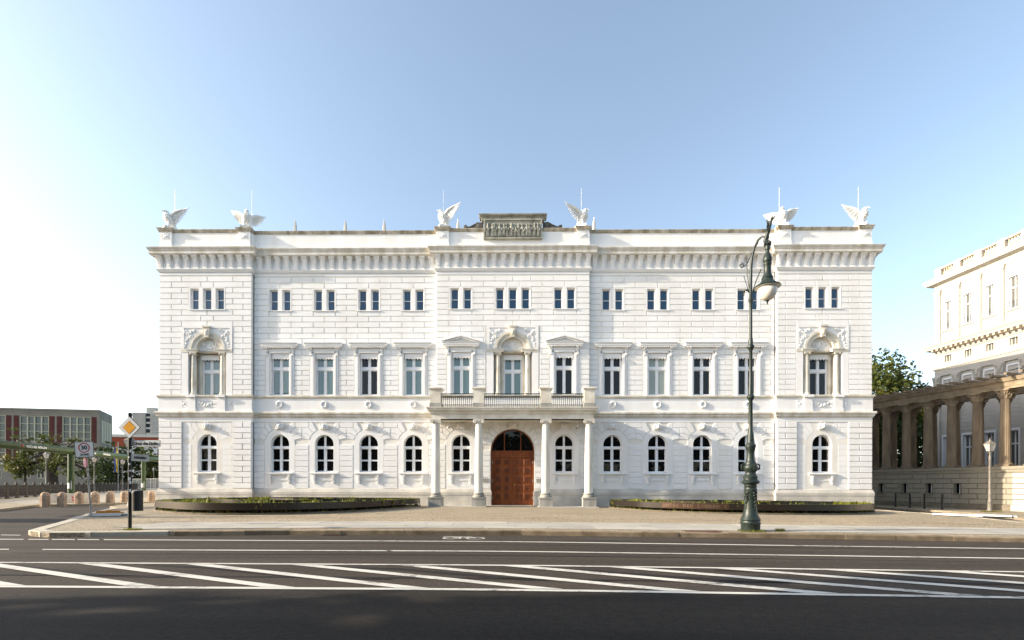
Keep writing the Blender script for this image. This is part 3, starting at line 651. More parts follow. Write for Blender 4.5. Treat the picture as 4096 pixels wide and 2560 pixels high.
def arched(cx, y, glass, ext_surround=True):
    z0, zc, r, ro = 2.10, 3.90, .60, .965; sur = MB(); n = 16
    inner = [(cx-r, z0)]+arc(cx, zc, r, -PI/2, PI/2, n)+[(cx+r, z0)]; outer = [(cx-ro, z0)]+arc(cx, zc, ro, -PI/2, PI/2, n)+[(cx+ro, z0)]
    for i in range(len(inner)-1):
        a, b_, c, d = inner[i], inner[i+1], outer[i+1], outer[i]; yf = y-.0
        sur.quad((d[0], yf, d[1]), (c[0], yf, c[1]), (b_[0], yf, b_[1]), (a[0], yf, a[1]))
        sur.quad((a[0], yf, a[1]), (b_[0], yf, b_[1]), (b_[0], y+.32, b_[1]), (a[0], y+.32, a[1]))
        sur.quad((d[0], yf, d[1]), (c[0], yf, c[1]), (c[0], y+.06, c[1]), (d[0], y+.06, d[1]))
    sur.box(cx-ro, cx+ro, y+.004, y+.05, 1.06, z0); so_ = ob('window_surround', sur, PLASTER, HS, 30)
    sl_ = MB().sweep([(-.1, 1.95), (.08, 1.95), (.10, 1.99), (.13, 2.02), (.13, 2.07), (-.1, 2.085)], [(cx-.72, y+.1), (cx-.72, y), (cx+.72, y), (cx+.72, y+.1)]); sl_.box(cx-.6, cx+.6, y, y+.3, 2.07, 2.105)
    rect_frame(sl_, cx-.46, cx+.46, 1.58, 1.89, .04, y-.03, y+.006); rect_frame(sl_, cx-.40, cx+.40, 1.64, 1.83, .02, y-.02, y+.006)
    si = ob('window_sill', sl_, TRIM, so_)
    for s in (-1, 1): link('sill_bracket', sbme, so_, (cx+s*.605, y, 0))
    f = MB(); yw = y+.20; ya, yb = yw, yw+.07
    oi = [(cx-r+.005, z0+.005)]+arc(cx, zc, r-.005, -PI/2, PI/2, n)+[(cx+r-.005, z0+.005)]; ii = [(cx-r+.06, z0+.07)]+arc(cx, zc, r-.06, -PI/2, PI/2, n)+[(cx+r-.06, z0+.07)]
    for i in range(len(oi)-1):
        a, b_, c, d = oi[i], oi[i+1], ii[i+1], ii[i]; f.quad((a[0], ya, a[1]), (b_[0], ya, b_[1]), (c[0], ya, c[1]), (d[0], ya, d[1])); f.quad((d[0], ya, d[1]), (c[0], ya, c[1]), (c[0], yb, c[1]), (d[0], yb, d[1]))
    f.box(cx-r, cx+r, ya, yb, z0, z0+.075); f.box(cx-r, cx+r, ya-.06, yb, 3.62, 3.72); f.box(cx-r, cx+r, ya-.03, yb, 3.72, 3.79)
    f.box(cx-.065, cx+.065, ya-.02, yb, z0, 3.62); f.box(cx-.06, cx+.06, ya-.02, yb, 3.79, 4.45); f.box(cx-r+.04, cx+r-.04, ya+.005, yb, 2.855, 2.90)
    P = []
    for s in (-1, 1):
        xa, xb = sorted((cx+s*.06, cx+s*(r-.05))); P += [rect(xa, xb, z0+.07, 2.86), rect(xa, xb, 2.89, 3.63)]
        for za, zb in ((z0+.07, 2.86), (2.89, 3.63)): rect_frame(f, xa, xb, za, zb, .035, ya+.015, yb-.01)
        P.append([(cx+s*.05, 3.78)]+[(cx+s*(p[0]), p[1]) for p in [(r-.055, 3.78)]+[((r-.055)*cos(R(t)), zc+(r-.055)*sin(R(t))) for t in range(0, 85, 12)]]+[(cx+s*.05, zc+r-.06)])
    framed('window', f, yw+.05, P, glass)
    link('lion_head', lme, HS, (cx, y-.0, 5.04))
for s in (-1, 1):
    for b_ in BAYS: arched(s*b_, RY+.01, GLASS)
    arched(s*CE, .04, GLASS); arched(s*CW, .01, GLASS)
link('lion_head', lme, HS, (0, 0, 5.08))
# ---- aedicules: arched columned window niches
def ionic(cx, cy, z0, z1, r0, r1, name='column', m=COLUMN, plinth=0., pw=0., parent=HS):
    h = z1-z0; cap = r1*.95; bs = r0*1.1
    sh = MB().lathe(cx, cy, [(r0, z0+bs), (r0, z0+h*.3), (r0*.97, z0+h*.5), (r1*1.03, z0+h*.8), (r1, z1-cap*1.1), (r1*1.1, z1-cap*1.05), (r1*1.1, z1-cap*.95), (r1, z1-cap*.9)], 24)
    c = ob(name, sh, m, parent, 40)
    ob('base', MB().lathe(cx, cy, [(r0*1.42, z0), (r0*1.45, z0+bs*.2), (r0*1.4, z0+bs*.38), (r0*1.18, z0+bs*.45), (r0*1.15, z0+bs*.6), (r0*1.28, z0+bs*.72), (r0*1.25, z0+bs*.88), (r0*1.03, z0+bs*1.02)], 24), SAND if plinth == 0 else PEDST, c, 40)
    k = MB(); k.box(cx-r1*1.5, cx+r1*1.5, cy-r1*1.35, cy+r1*1.35, z1-cap*.22, z1); k.lathe(cx, cy, [(r1, z1-cap*.95), (r1*1.25, z1-cap*.6), (r1*1.3, z1-cap*.22)], 20)
    for s in (-1, 1):
        for yy in (cy-r1*1.25, cy+r1*1.25):
            pts = []
            for i in range(22): t = i/21; a = PI/2+s*0+t*4.2*PI; rr = r1*.52*(1-t*.85); pts.append((cx+s*(r1*1.15+rr*cos(a)*1), yy, z1-cap*.62+rr*sin(a)))
            k.tube(pts, r1*.10, 6)
        k.tube([(cx+s*r1*1.15, cy-r1*1.2, z1-cap*.62), (cx+s*r1*1.15, cy, z1-cap*.62), (cx+s*r1*1.15, cy+r1*1.2, z1-cap*.62)], [r1*.5, r1*.38, r1*.5], 14)
    for i in range(5): k.ball((cx+(i-2)*r1*.36, cy-r1*1.2, z1-cap*.5), r1*.14, r1*.12, r1*.2, 6, 5)
    ob('capital', k, m, c, 40)
    if plinth: ob('pedestal', MB().box(cx-pw, cx+pw, cy-pw, cy+pw, z0-plinth, z0).box(cx-pw-.03, cx+pw+.03, cy-pw-.03, cy+pw+.03, z0-.07, z0-.012), PEDST, c)
    return c
def scrollwork(mb, cx, cz, w_, h_, y, seed, n=5, mirror=1):
    r = random.Random(seed)
    for i in range(n):
        t = i/max(1, n-1); x = cx+mirror*w_*(t-.5)*.8; z = cz+h_*(.5-t)*.8+r.uniform(-.02, .02); pts = []
        for k in range(14): u = k/13; a = r.random()*.1+mirror*u*3.6*PI+i*1.9; rr = min(w_, h_)*.30*(1-u*.8); pts.append((x+rr*cos(a), y-.015-.02*u, z+rr*sin(a)))
        mb.tube(pts, [.035*(1-.5*k/13) for k in range(14)], 6)
        mb.ball((x+r.uniform(-.06, .06), y-.03, z+r.uniform(-.06, .06)), .05, .035, .06, 7, 5)
def aedicule(cx, glass, parapet=True):
    y = 0; zs = 9.90; x2 = 1.62; n = 20; sur = MB()
    # outer frame, spandrel plate with an arched edge
    ro = 1.11; oute = [(cx-x2, 7.0), (cx-x2, 11.345), (cx+x2, 11.345), (cx+x2, 7.0)]
    arc_ = arc(cx, zs, ro, -PI/2, PI/2, n)
    top = [(cx-x2+2*x2*i/n, 11.345) for i in range(n+1)]
    for i in range(n):
        a, b_ = arc_[i], arc_[i+1]; sur.quad((a[0], y+.02, a[1]), (b_[0], y+.02, b_[1]), (top[i+1][0], y+.02, top[i+1][1]), (top[i][0], y+.02, top[i][1]))
    for s in (-1, 1):
        sur.quad((cx+s*x2, y+.02, zs), (cx+s*ro, y+.02, zs), (cx+s*x2, y+.02, 11.345), (cx+s*x2, y+.02, 11.345))
        xa, xb = sorted((cx+s*x2, cx+s*1.21)); sur.box(xa, xb, y-.0, y+.55, 7.0, 9.70); xa, xb = sorted((cx+s*x2, cx+s*1.46)); sur.box(xa, xb, y-.02, y+.05, 9.9, 11.345)
        xa, xb = sorted((cx+s*1.46, cx+s*.2)); sur.box(xa, xb, y-.02, y+.05, 11.24, 11.345)
    so_ = ob('window_niche', sur, TRIM, HS)
    ar = MB()
    for r0, r1, ya, yb in ((1.15, 1.0, -.02, .3), (1.0, .92, .02, .3), (.92, .75, .06, .5)):
        A, B2 = arc(cx, zs, r0, -PI/2, PI/2, n), arc(cx, zs, r1, -PI/2, PI/2, n)
        for i in range(n):
            ar.quad((A[i][0], ya, A[i][1]), (A[i+1][0], ya, A[i+1][1]), (B2[i+1][0], ya, B2[i+1][1]), (B2[i][0], ya, B2[i][1]))
            ar.quad((B2[i][0], ya, B2[i][1]), (B2[i+1][0], ya, B2[i+1][1]), (B2[i+1][0], yb, B2[i+1][1]), (B2[i][0], yb, B2[i][1]))
            ar.quad((A[i][0], ya, A[i][1]), (A[i+1][0], ya, A[i+1][1]), (A[i+1][0], yb, A[i+1][1]), (A[i][0], yb, A[i][1]))
    ob('archivolt', ar, SAND, so_, 40)
    tp = MB().poly(arc(cx, zs, .78, -PI/2, PI/2, n), .55, .34); scrollwork(tp, cx-.3, zs+.25, .6, .4, .34, 3, 4); scrollwork(tp, cx+.3, zs+.25, .6, .4, .34, 3, 4, -1)
    t2 = [(cx+.2*cos(2*PI*i/18), .32, zs+.38+.24*sin(2*PI*i/18)) for i in range(19)]; tp.tube(t2, .035, 6); tp.ball((cx, .33, zs+.38), .1, .05, .14)
    ob('tympanum', tp, TRIM, so_, 40)
    ks = MB().poly([(cx-.135, 10.62), (cx+.135, 10.62), (cx+.21, 11.30), (cx-.21, 11.30)], .1, -.12, .01).box(cx-.24, cx+.24, -.16, .1, 11.26, 11.37)
    ks.add([(cx-.08, -.12, 10.72), (cx+.08, -.12, 10.72), (cx+.12, -.12, 11.15), (cx-.12, -.12, 11.15), (cx, -.17, 10.95)], [(0, 1, 4), (1, 2, 4), (2, 3, 4), (3, 0, 4)]); ob('keystone', ks, SAND, so_)
    for s in (-1, 1):
        sp = MB(); scrollwork(sp, cx+s*1.18, 10.85, .45, .35, .02, 11, 4, -s); scrollwork(sp, cx+s*1.32, 10.35, .2, .7, .02, 12, 4, s); scrollwork(sp, cx+s*1.0, 11.0, .4, .25, .02, 5, 3, s); ob('spandrel_relief', sp, TRIM, so_, 50)
    en = MB()
    for s in (-1, 1):
        for p, q in ((.62, 1.24), ):
            xa, xb = sorted((cx+s*p, cx+s*q)); en.sweep([(-.6, 9.70), (.02, 9.70), (.03, 9.78), (.06, 9.84), (.07, 9.895), (-.6, 9.90)], [(xa, .3), (xa, 0), (xb, 0), (xb, .3)])
        xa, xb = sorted((cx+s*1.24, cx+s*x2)); en.box(xa, xb, -.02, .06, 9.70, 9.90)
    en.box(cx-1.2, cx+1.2, .30, .6, 9.68, 9.90); en.box(cx-.8, cx+.8, .27, .4, 9.84, 9.905); ob('entablature', en, SAND, so_)
    bk = MB()
    for s in (-1, 1):
        xa, xb = sorted((cx+s*1.215, cx+s*.585)); bk.box(xa, xb, .44, .6, 7.0, 9.7); xa, xb = sorted((cx+s*.72, cx+s*.585)); bk.box(xa, xb, .36, .45, 7.0, 9.7)
    bk.box(cx-.6, cx+.6, .44, .6, 9.6, 9.72); reveal(bk, cx-1.215, cx+1.215, 6.99, 9.7, 0, .6); ob('niche_wall', bk, SAND, so_)
    for s in (-1, 1): ionic(cx+s*.93, .16, 7.0, 9.70, .155, .135, m=SAND, parent=so_)
    wd = casement(cx, .50, 7.0, 9.6, .585, glass, zt=8.58); valance(cx, .35, 9.27, 9.62, .585, wd)
    if parapet:
        pm = MB()
        for s in (-1, 1):
            xa, xb = sorted((cx+s*.68, cx+s*1.20)); pm.box(xa, xb, -.10, 0, 6.0, 6.81); pm.box(xa-.03, xb+.03, -.12, 0, 5.96, 6.12); pm.box(xa-.04, xb+.04, -.20, 0, 6.83, 6.99)
            c = cx+s*1.46; rect_frame(pm, c-.14, c+.14, 6.23, 6.65, .025, -.035, 0); pm.ball((c, -.02, 6.44), .08, .04, .09)
        rect_frame(pm, cx-.56, cx+.56, 6.22, 6.62, .03, -.045, 0); scrollwork(pm, cx-.2, 6.42, .7, .2, -.02, 4, 4); scrollwork(pm, cx+.2, 6.42, .7, .2, -.02, 4, 4, -1)
        ob('window_parapet', pm, TRIM, so_, 40)
aedicule(-CE, GLASST); aedicule(0, GLASST, False); aedicule(CE, GLASS)
# ---- oak door in the arch
dw = MB(); yd = .30; r = 1.37; zc = 3.49; n = 24
A, B2 = arc(0, zc, r, -PI/2, PI/2, n), arc(0, zc, r-.07, -PI/2, PI/2, n)
for i in range(n):
    dw.quad((A[i][0], yd-.08, A[i][1]), (A[i+1][0], yd-.08, A[i+1][1]), (B2[i+1][0], yd-.08, B2[i+1][1]), (B2[i][0], yd-.08, B2[i][1]))
    dw.quad((B2[i][0], yd-.08, B2[i][1]), (B2[i+1][0], yd-.08, B2[i+1][1]), (B2[i+1][0], yd+.05, B2[i+1][1]), (B2[i][0], yd+.05, B2[i][1]))
dw.box(-r, -r+.09, yd-.08, yd+.06, .0, zc); dw.box(r-.09, r, yd-.08, yd+.06, .0, zc)
dw.box(-r+.09, r-.09, yd-.10, yd+.06, 3.42, 3.50); dw.box(-r+.09, r-.09, yd-.05, yd+.06, 3.16, 3.42); dw.box(-r+.09, r-.09, yd-.08, yd+.06, 3.10, 3.16)
for x in (-.52, .52): dw.box(x-.03, x+.03, yd-.06, yd+.05, 3.50, 4.72)
dr = ob('door', dw, WOOD, HS)
jam = MB()
for i in range(n): jam.quad((A[i][0]*1.015, 0, A[i][1]+.01), (A[i+1][0]*1.015, 0, A[i+1][1]+.01), (A[i+1][0]*1.0, .35, A[i+1][1]), (A[i][0], .35, A[i][1]))
for s in (-1, 1): jam.quad((s*1.39, 0, -.1), (s*1.37, .35, -.1), (s*1.37, .35, zc), (s*1.39, 0, zc)); ob('door_jamb', MB().box(*sorted((s*1.375, s*1.41)), -.006, .3, -.1, 1.0), PLASTER, HS)
ob('door_reveal', jam, PLASTER, HS)
for x0, x1 in ((-1.3, -.55), (-.49, .49), (.55, 1.3)):
    pts = [(x0, 3.5), (x1, 3.5)]+[(x, zc+math.sqrt(max(0, 1.31**2-x*x))) for x in [x1+(x0-x1)*k/10 for k in range(11)]]
    ob('pane', MB().add([(p[0], yd+.02, p[1]) for p in pts], [tuple(range(len(pts)))]), GLASS, dr)
for s in (-1, 1):
    lf = MB(); x0, x1 = sorted((s*.012, s*1.275)); lf.box(x0, x1, yd-.01, yd+.06, .06, 3.10); lf.box(x0, x1, yd-.04, yd, .06, .26)
    if s < 0: lf.box(-.05, .05, yd-.04, yd-.005, .26, 3.08)
    leaf = ob('door_leaf', lf, WOOD, dr)
    for i in range(5):
        for j in range(2):
            cx, cz = s*(.36+j*.545), .60+i*.545; pn = MB()
            pn.poly([(cx-.235, cz-.16), (cx-.16, cz-.235), (cx+.16, cz-.235), (cx+.235, cz-.16), (cx+.235, cz+.16), (cx+.16, cz+.235), (cx-.16, cz+.235), (cx-.235, cz+.16)], yd-.009, yd-.035, .05)
            p = ob('door_panel', pn, WOOD, leaf)
            ob('boss', MB().poly([(cx-.14, cz-.14), (cx+.14, cz-.14), (cx+.14, cz+.14), (cx-.14, cz+.14)], yd-.034, yd-.055, .04), WOODD, p) if False else None
            pn2 = MB().poly([(cx-.145, cz-.145), (cx+.145, cz-.145), (cx+.145, cz+.145), (cx-.145, cz+.145)], yd-.035, yd-.048, .03); o = ob('panel_field', pn2, WOODD, leaf)
    for z in (.5, 1.6, 2.75): ob('hinge', MB().box(*sorted((s*1.255, s*1.285)), yd-.10, yd-.02, z-.09, z+.09), PLATE, leaf)
ob('door_handle', MB().box(.10, .13, yd-.07, yd-.01, 1.22, 1.42).tube([(.115, yd-.07, 1.36), (.115, yd-.11, 1.36), (.2, yd-.11, 1.35)], .014, 6).ball((.115, yd-.06, 1.26), .02, .02, .02), BRASS, dr)
ob('door_emblem', MB().ball((0, yd-.06, 3.30), .035, .02, .05), IRON, dr)
ob('door_sill', MB().box(-1.6, 1.6, -.35, .35, -.2, .035), GREYST, HS)
ob('intercom_plate', MB().box(-1.88, -1.50, -.02, .02, 1.50, 1.72).ball((-1.56, -.02, 1.62), .015, .01, .015), PLATE, HS)
ob('name_plate', MB().box(1.50, 1.90, -.02, .02, 1.50, 1.72), PLATE, HS)
# ---- columned porch with balcony
ycol = -1.22
for x in (-4.62, -2.02, 2.02, 4.62): ionic(x, ycol, .58, 5.27, .255, .215, 'column', COLUMN, .56, .40)
ob('porch_step', MB().box(-5.15, -1.55, -1.75, 0, -.3, .03), GREYST, HS); ob('porch_step', MB().box(1.55, 5.15, -1.75, 0, -.3, .03), GREYST, HS)
FX, FY = 4.87, -1.48
pp = [(-FX, 0), (-FX, FY), (FX, FY), (FX, 0)]
ob('porch_architrave', MB().box(-FX, FX, FY, 0, 5.27, 5.28).sweep([(-.5, 5.27), (0, 5.27), (0, 5.55), (-.5, 5.55)], pp), SAND, HS)
ob('porch_ceiling', MB().box(-FX+.4, FX-.4, FY+.4, .02, 5.42, 5.55), PLASTER, HS)
ob('porch_cornice', MB().sweep([(-.6, 5.55), (.02, 5.55), (.04, 5.60), (.07, 5.63), (.08, 5.72), (.10, 5.74), (.20, 5.77), (.21, 5.85), (.25, 5.90), (.26, 5.97), (-.6, 5.985)], pp), SAND, HS)
ob('balcony_floor', MB().box(-FX+.5, FX-.5, FY+.5, 0, 5.9, 5.99), GREYST, HS)
for x in (-4.62, -2.02, 2.02, 4.62):
    b_ = ob('balcony_pier', MB().box(x-.315, x+.315, ycol-.315+.05, ycol+.315+.05, 6.24, 7.02), SAND, HS)
    ob('pier_base', MB().box(x-.35, x+.35, ycol-.30, ycol+.40, 5.97, 6.24), PEDST, b_)
    ob('pier_cap', MB().sweep([(-.33, 7.0), (.0, 7.0), (.03, 7.05), (.08, 7.09), (.09, 7.15), (.05, 7.19), (-.33, 7.21)], [(x-.315, ycol+.365), (x-.315, ycol-.265), (x+.315, ycol-.265), (x+.315, ycol+.365), (x-.315, ycol+.365)]), SAND, b_)
def railing(x0, x1, y):
    mb = MB(); zb, zt = 5.99, 6.83
    for z, h in ((zt, .022), (6.68, .018), (6.63, .014), (6.16, .016), (6.01, .018)): mb.box(x0, x1, y-.015, y+.015, z-h, z+h)
    n = int(round((x1-x0)/.125)); st = (x1-x0)/n
    for i in range(n+1): mb.box(x0+i*st-.012, x0+i*st+.012, y-.012, y+.012, 6.01, 6.63)
    for i in range(n):
        c = x0+(i+.5)*st; pts = [(c+.052*cos(2*PI*k/10), y, 6.752+.052*sin(2*PI*k/10)) for k in range(11)]; mb.tube(pts, .011, 4)
        mb.tube([(c-st/2, y, 6.52), (c-st*.3, y, 6.60), (c, y, 6.625), (c+st*.3, y, 6.60), (c+st/2, y, 6.52)], .009, 4)
    m2 = n//2
    for i in range(m2): a = x0+i*(x1-x0)/m2; b_ = a+(x1-x0)/m2; mb.tube([(a, y, 6.02), (b_, y, 6.15)], .008, 4); mb.tube([(a, y, 6.15), (b_, y, 6.02)], .008, 4)
    ob('balcony_railing', mb, IRON, HS, kind='stuff')
railing(-4.3, -2.34, ycol-.05); railing(-1.7, 1.7, ycol-.05); railing(2.34, 4.3, ycol-.05)
for x in (-3.95, 3.95):
    cm = ob('security_camera', MB().tube([(x, -.55, 5.45), (x, -.55, 5.02)], .018, 8).lathe(x, -.55, [(.06, 5.02), (.08, 5.0), (.08, 4.9), (.075, 4.88)], 14), FRAME, HS, 40); ob('camera_dome', MB().ball((x, -.55, 4.88), .065, .065, .06), GLASS, cm, 60)
# ---- roof parapet: pedestals, relief tablet, scrolls, rods
EX = [-22.0, -17.0, -4.42, 4.42, 17.0, 22.0]
for x in EX:
    p = ob('parapet_pedestal', MB().box(x-.375, x+.375, -.09, .7, 16.2, 17.34).box(x-.40, x+.40, -.115, .72, 16.2, 16.62), PLASTER, HS)
    ob('pedestal_cap', MB().sweep([(-.4, 17.31), (.02, 17.31), (.04, 17.36), (.09, 17.40), (.10, 17.47), (.13, 17.50), (.13, 17.54), (-.4, 17.56)], [(x-.375, .7), (x-.375, -.09), (x+.375, -.09), (x+.375, .7), (x-.375, .7)]), COPING, p)
    pm = MB(); rect_frame(pm, x-.21, x+.21, 16.85, 17.17, .022, -.105, -.08)
    pm.add([(x-.18, -.09, 16.88), (x+.18, -.09, 16.88), (x+.18, -.09, 17.14), (x-.18, -.09, 17.14), (x, -.15, 17.01)], [(0, 1, 4), (1, 2, 4), (2, 3, 4), (3, 0, 4)]); ob('pyramid_panel', pm, TRIM, p)
    s = 1 if x < 0 else -1
    ob('lightning_rod', MB().tube([(x+(.18 if abs(x) > 5 and x < 0 else -.05), .5, 17.5), (x+(.18 if abs(x) > 5 and x < 0 else -.05), .5, 20.3)], .012, 6), mat('pale_metal', (.75, .75, .75), .4), HS)
tb = MB().box(-1.84, 1.84, -.10, .45, 16.78, 18.1); tb.sweep([(-.3, 18.02), (.0, 18.02), (.02, 18.06), (.06, 18.12), (.07, 18.17), (.16, 18.2), (.19, 18.27), (.19, 18.31), (-.3, 18.34)], [(-1.95, .45), (-1.95, -.06), (1.95, -.06), (1.95, .45)])
rect_frame(tb, -1.84, 1.84, 16.78, 18.02, .09, -.16, -.09)
tab = ob('relief_tablet', tb, TABLET, HS); r = random.Random(21)
for i in range(14):
    x = -1.56+i*.24+r.uniform(-.04, .04); h = r.uniform(.78, .86); z0 = 16.92; fg = MB(); kneel = i == 7
    if kneel: h = .55
    ln = r.uniform(-.05, .05); wv = r.uniform(.085, .105)
    fg.loft([((x, -.11, z0), wv, .05), ((x+ln*.2, -.13, z0+h*.25), wv*.85, .06), ((x+ln*.5, -.13, z0+h*.5), wv*.8, .055), ((x+ln*.8, -.14, z0+h*.72), wv*1.05, .06), ((x+ln, -.13, z0+h*.82), wv*.45, .04), ((x+ln, -.14, z0+h*.9), .055, .06), ((x+ln, -.14, z0+h*.97), .05, .055), ((x+ln, -.13, z0+h), .01, .01)], 10)
    s = r.choice((-1, 1)); fg.tube([(x+ln+s*wv*.8, -.15, z0+h*.72), (x+s*(wv+.05), -.18, z0+h*.5), (x+s*r.uniform(.02, .2), -.2, z0+h*r.uniform(.45, .75))], [.03, .028, .02], 6)
    fg.tube([(x-s*wv*.8, -.15, z0+h*.72), (x-s*(wv+.02), -.17, z0+h*.52), (x-s*.03, -.19, z0+h*.42)], [.03, .028, .02], 6)
    for k in range(4): fx = x+wv*(k-1.5)*.45; fg.tube([(fx, -.165, z0+.02), (fx+ln*.4, -.185, z0+h*.5)], [.018, .008], 5)
    ob('relief_figure', fg, TABLET, tab, 60)
for s in (-1, 1):
    sc = MB(); pts = [(s*1.97, 17.52), (s*1.97, 17.95)]; pts = [(s*3.08, 17.52), (s*1.9, 17.52), (s*1.9, 17.95), (s*2.2, 17.95), (s*2.45, 17.80), (s*2.75, 17.66), (s*3.08, 17.62)]
    sc.poly(pts, .35, .1, .02, True)
    for cx, rr, dirn in ((s*2.16, .20, 1), (s*2.98, .12, -1)):
        sp = [(cx+rr*(1-.85*k/23)*cos(dirn*s*k*.55+1.2), .08, 17.52+rr+rr*(1-.85*k/23)*sin(dirn*s*k*.55+1.2)) for k in range(24)]; sc.tube(sp, .035, 6); sc.ball((cx, .1, 17.52+rr), rr*.9, .06, rr*.9)
    sc.tube([(s*2.2, .09, 17.92), (s*2.45, .09, 17.78), (s*2.75, .09, 17.64), (s*3.0, .09, 17.62)], .04, 6)
    ob('scroll', sc, mat('dark_scroll_stone', (.17, .16, .14), .9, .2, 4.), HS, 40)
# ------------------------------------------------------------------ eagle statues
def eagle():
    mb = MB()
    mb.loft([((0, .20, .02), .05, .05), ((0, .20, .10), .10, .08), ((0, .14, .22), .17, .15), ((0, .05, .36), .21, .20), ((0, -.03, .52), .22, .21), ((0, -.08, .66), .19, .18), ((0, -.09, .76), .13, .13), ((0, -.10, .84), .105, .115), ((0, -.13, .91), .10, .13), ((0, -.14, .97), .085, .11), ((0, -.12, 1.02), .03, .05)], 14)
    mb.tube([(0, -.22, .93), (0, -.30, .925), (0, -.345, .88)], [.055, .04, .008], 8)                      # hooked beak
    for s in (-1, 1):
        mb.tube([(s*.11, -.02, .38), (s*.12, -.05, .2), (s*.12, -.07, .05)], [.10, .075, .045], 8)
        for a in (-.5, 0, .5): mb.tube([(s*.12, -.07, .05), (s*.12+.09*sin(a), -.07-.10*cos(a), .035), (s*.12+.12*sin(a), -.07-.14*cos(a), .0)], [.03, .026, .008], 5)
        mb.tube([(s*.045, -.23, .955), (s*.075, -.2, .96)], .018, 5)
        sh, wr = Vector((s*.15, .02, .70)), Vector((s*.50, .34, 1.06)); N = 13
        mb.tube([tuple(sh), (s*.33, .16, .92), tuple(wr), (s*.60, .44, 1.12)], [.085, .075, .055, .02], 8)
        for layer, (fr, off, wv) in enumerate(((1., .0, .085), (.58, -.03, .075), (.33, -.05, .06))):
            for i in range(N):
                t = i/(N-1); root = sh.lerp(wr, min(1, t*1.25))
                tipa = Vector((s*(.20+.60*t**.8), .22+.42*t, .26+.98*t**1.4)); tip = root+(tipa-root)*(fr if t < .6 or layer == 0 else fr*.9)
                d = (tip-root); l = d.length
                if l < .05: continue
                d.normalize(); nrm = Vector((-s*.15, -1, .1)).normalized(); sd = d.cross(nrm).normalized(); o = nrm*(-off*-1+.012*(i % 2))
                w0 = wv*.5; a = root+o; m1 = root+d*l*.75+o; e = tip+o
                vs_ = []
                for p, hw in ((a, w0*.7), (root+d*l*.45+o, w0), (m1, w0*.9), (e, w0*.25)):
                    for th in (-.014, .014): vs_ += [tuple(p-sd*hw+nrm*th), tuple(p+sd*hw+nrm*(th+.006))]
                fs = []
                for q in range(3): b_ = q*4; fs += [(b_, b_+1, b_+5, b_+4), (b_+2, b_+6, b_+7, b_+3), (b_, b_+4, b_+6, b_+2), (b_+1, b_+3, b_+7, b_+5)]
                fs += [(0, 2, 3, 1), (12, 13, 15, 14)]; mb.add(vs_, fs)
    for i in range(5): mb.tube([(0, .18, .14), ((i-2)*.05, .30, .04), ((i-2)*.085, .38, -.02)], [.06, .05, .03], 6)   # tail
    for row in range(5):                                                                                          # breast feathers
        for k in range(7): a = -1.3+k*.43+(.2 if row % 2 else 0); z = .38+row*.085; rr = .205-.02*abs(row-2); mb.ball((rr*sin(a), -.02-.02*row-rr*cos(a)*.95, z), .035, .02, .05, 6, 4)
    return mb
eg0 = thing('eagle_statue', 'x', 'statue', (0, 0, 0), 0, 'white eagle statues on the roof pedestals')
ob('eagle', eagle(), STATUE, eg0, 50); ob('statue_base', MB().box(-.27, .27, -.28, .3, -.13, .0), STATUE, eg0); ob('lead_strip', MB().box(-.29, .29, -.30, -.05, -.165, -.125), GREYST, eg0)
el = [('white eagle statue facing left on the end pedestal above the canal side corner', -40), ('white eagle statue with both wings spread, on the second pedestal from the canal side corner', 22),
      ('white eagle statue on the pedestal to the left of the roof relief tablet', -62), ('white eagle statue on the pedestal to the right of the roof relief tablet', 62),
      ('white eagle statue with spread wings just behind the top of the green candelabra lamp', -24), ('white eagle statue on the end pedestal above the corner nearest the colonnade', 40)]
for i, (x, (lab, rz)) in enumerate(zip(EX, el)):
    if i == 0: e = eg0; e.location = (x, .27, 17.72); e.rotation_euler = (0, 0, R(rz)); e['label'] = lab
    else: e = dup(eg0, (x, .27, 17.72), R(rz), lab)
    e.scale = (1.28, 1.28, 1.06)
# closed parasols on the roof terrace
ps0 = thing('closed_parasol', 'closed pale grey parasol standing on the roof terrace behind the parapet', 'parasol', (0, 0, 0), 0, 'closed parasols on the roof terrace')
pm = MB().lathe(0, 0, [(.10, 16.9), (.125, 17.2), (.12, 17.9), (.105, 18.15), (.06, 18.45), (.015, 18.6)], 12, .16); ob('canopy', pm, mat('parasol_cloth', (.55, .53, .47), .9, .1, 5.), ps0, 60)
ob('pole', MB().tube([(0, 0, 15.0), (0, 0, 18.66)], .025, 8), PLATE, ps0)
for i, (x, y, dz) in enumerate(((-15.4, 3.5, 1.38), (-11.85, 3.5, 1.36), (-9.1, 3.5, 1.36), (-3.9, 3.5, 1.36), (5.66, 3.5, 1.45))):
    o = ps0 if i == 0 else dup(ps0, (0, 0, 0)); o.location = (x, y, dz)
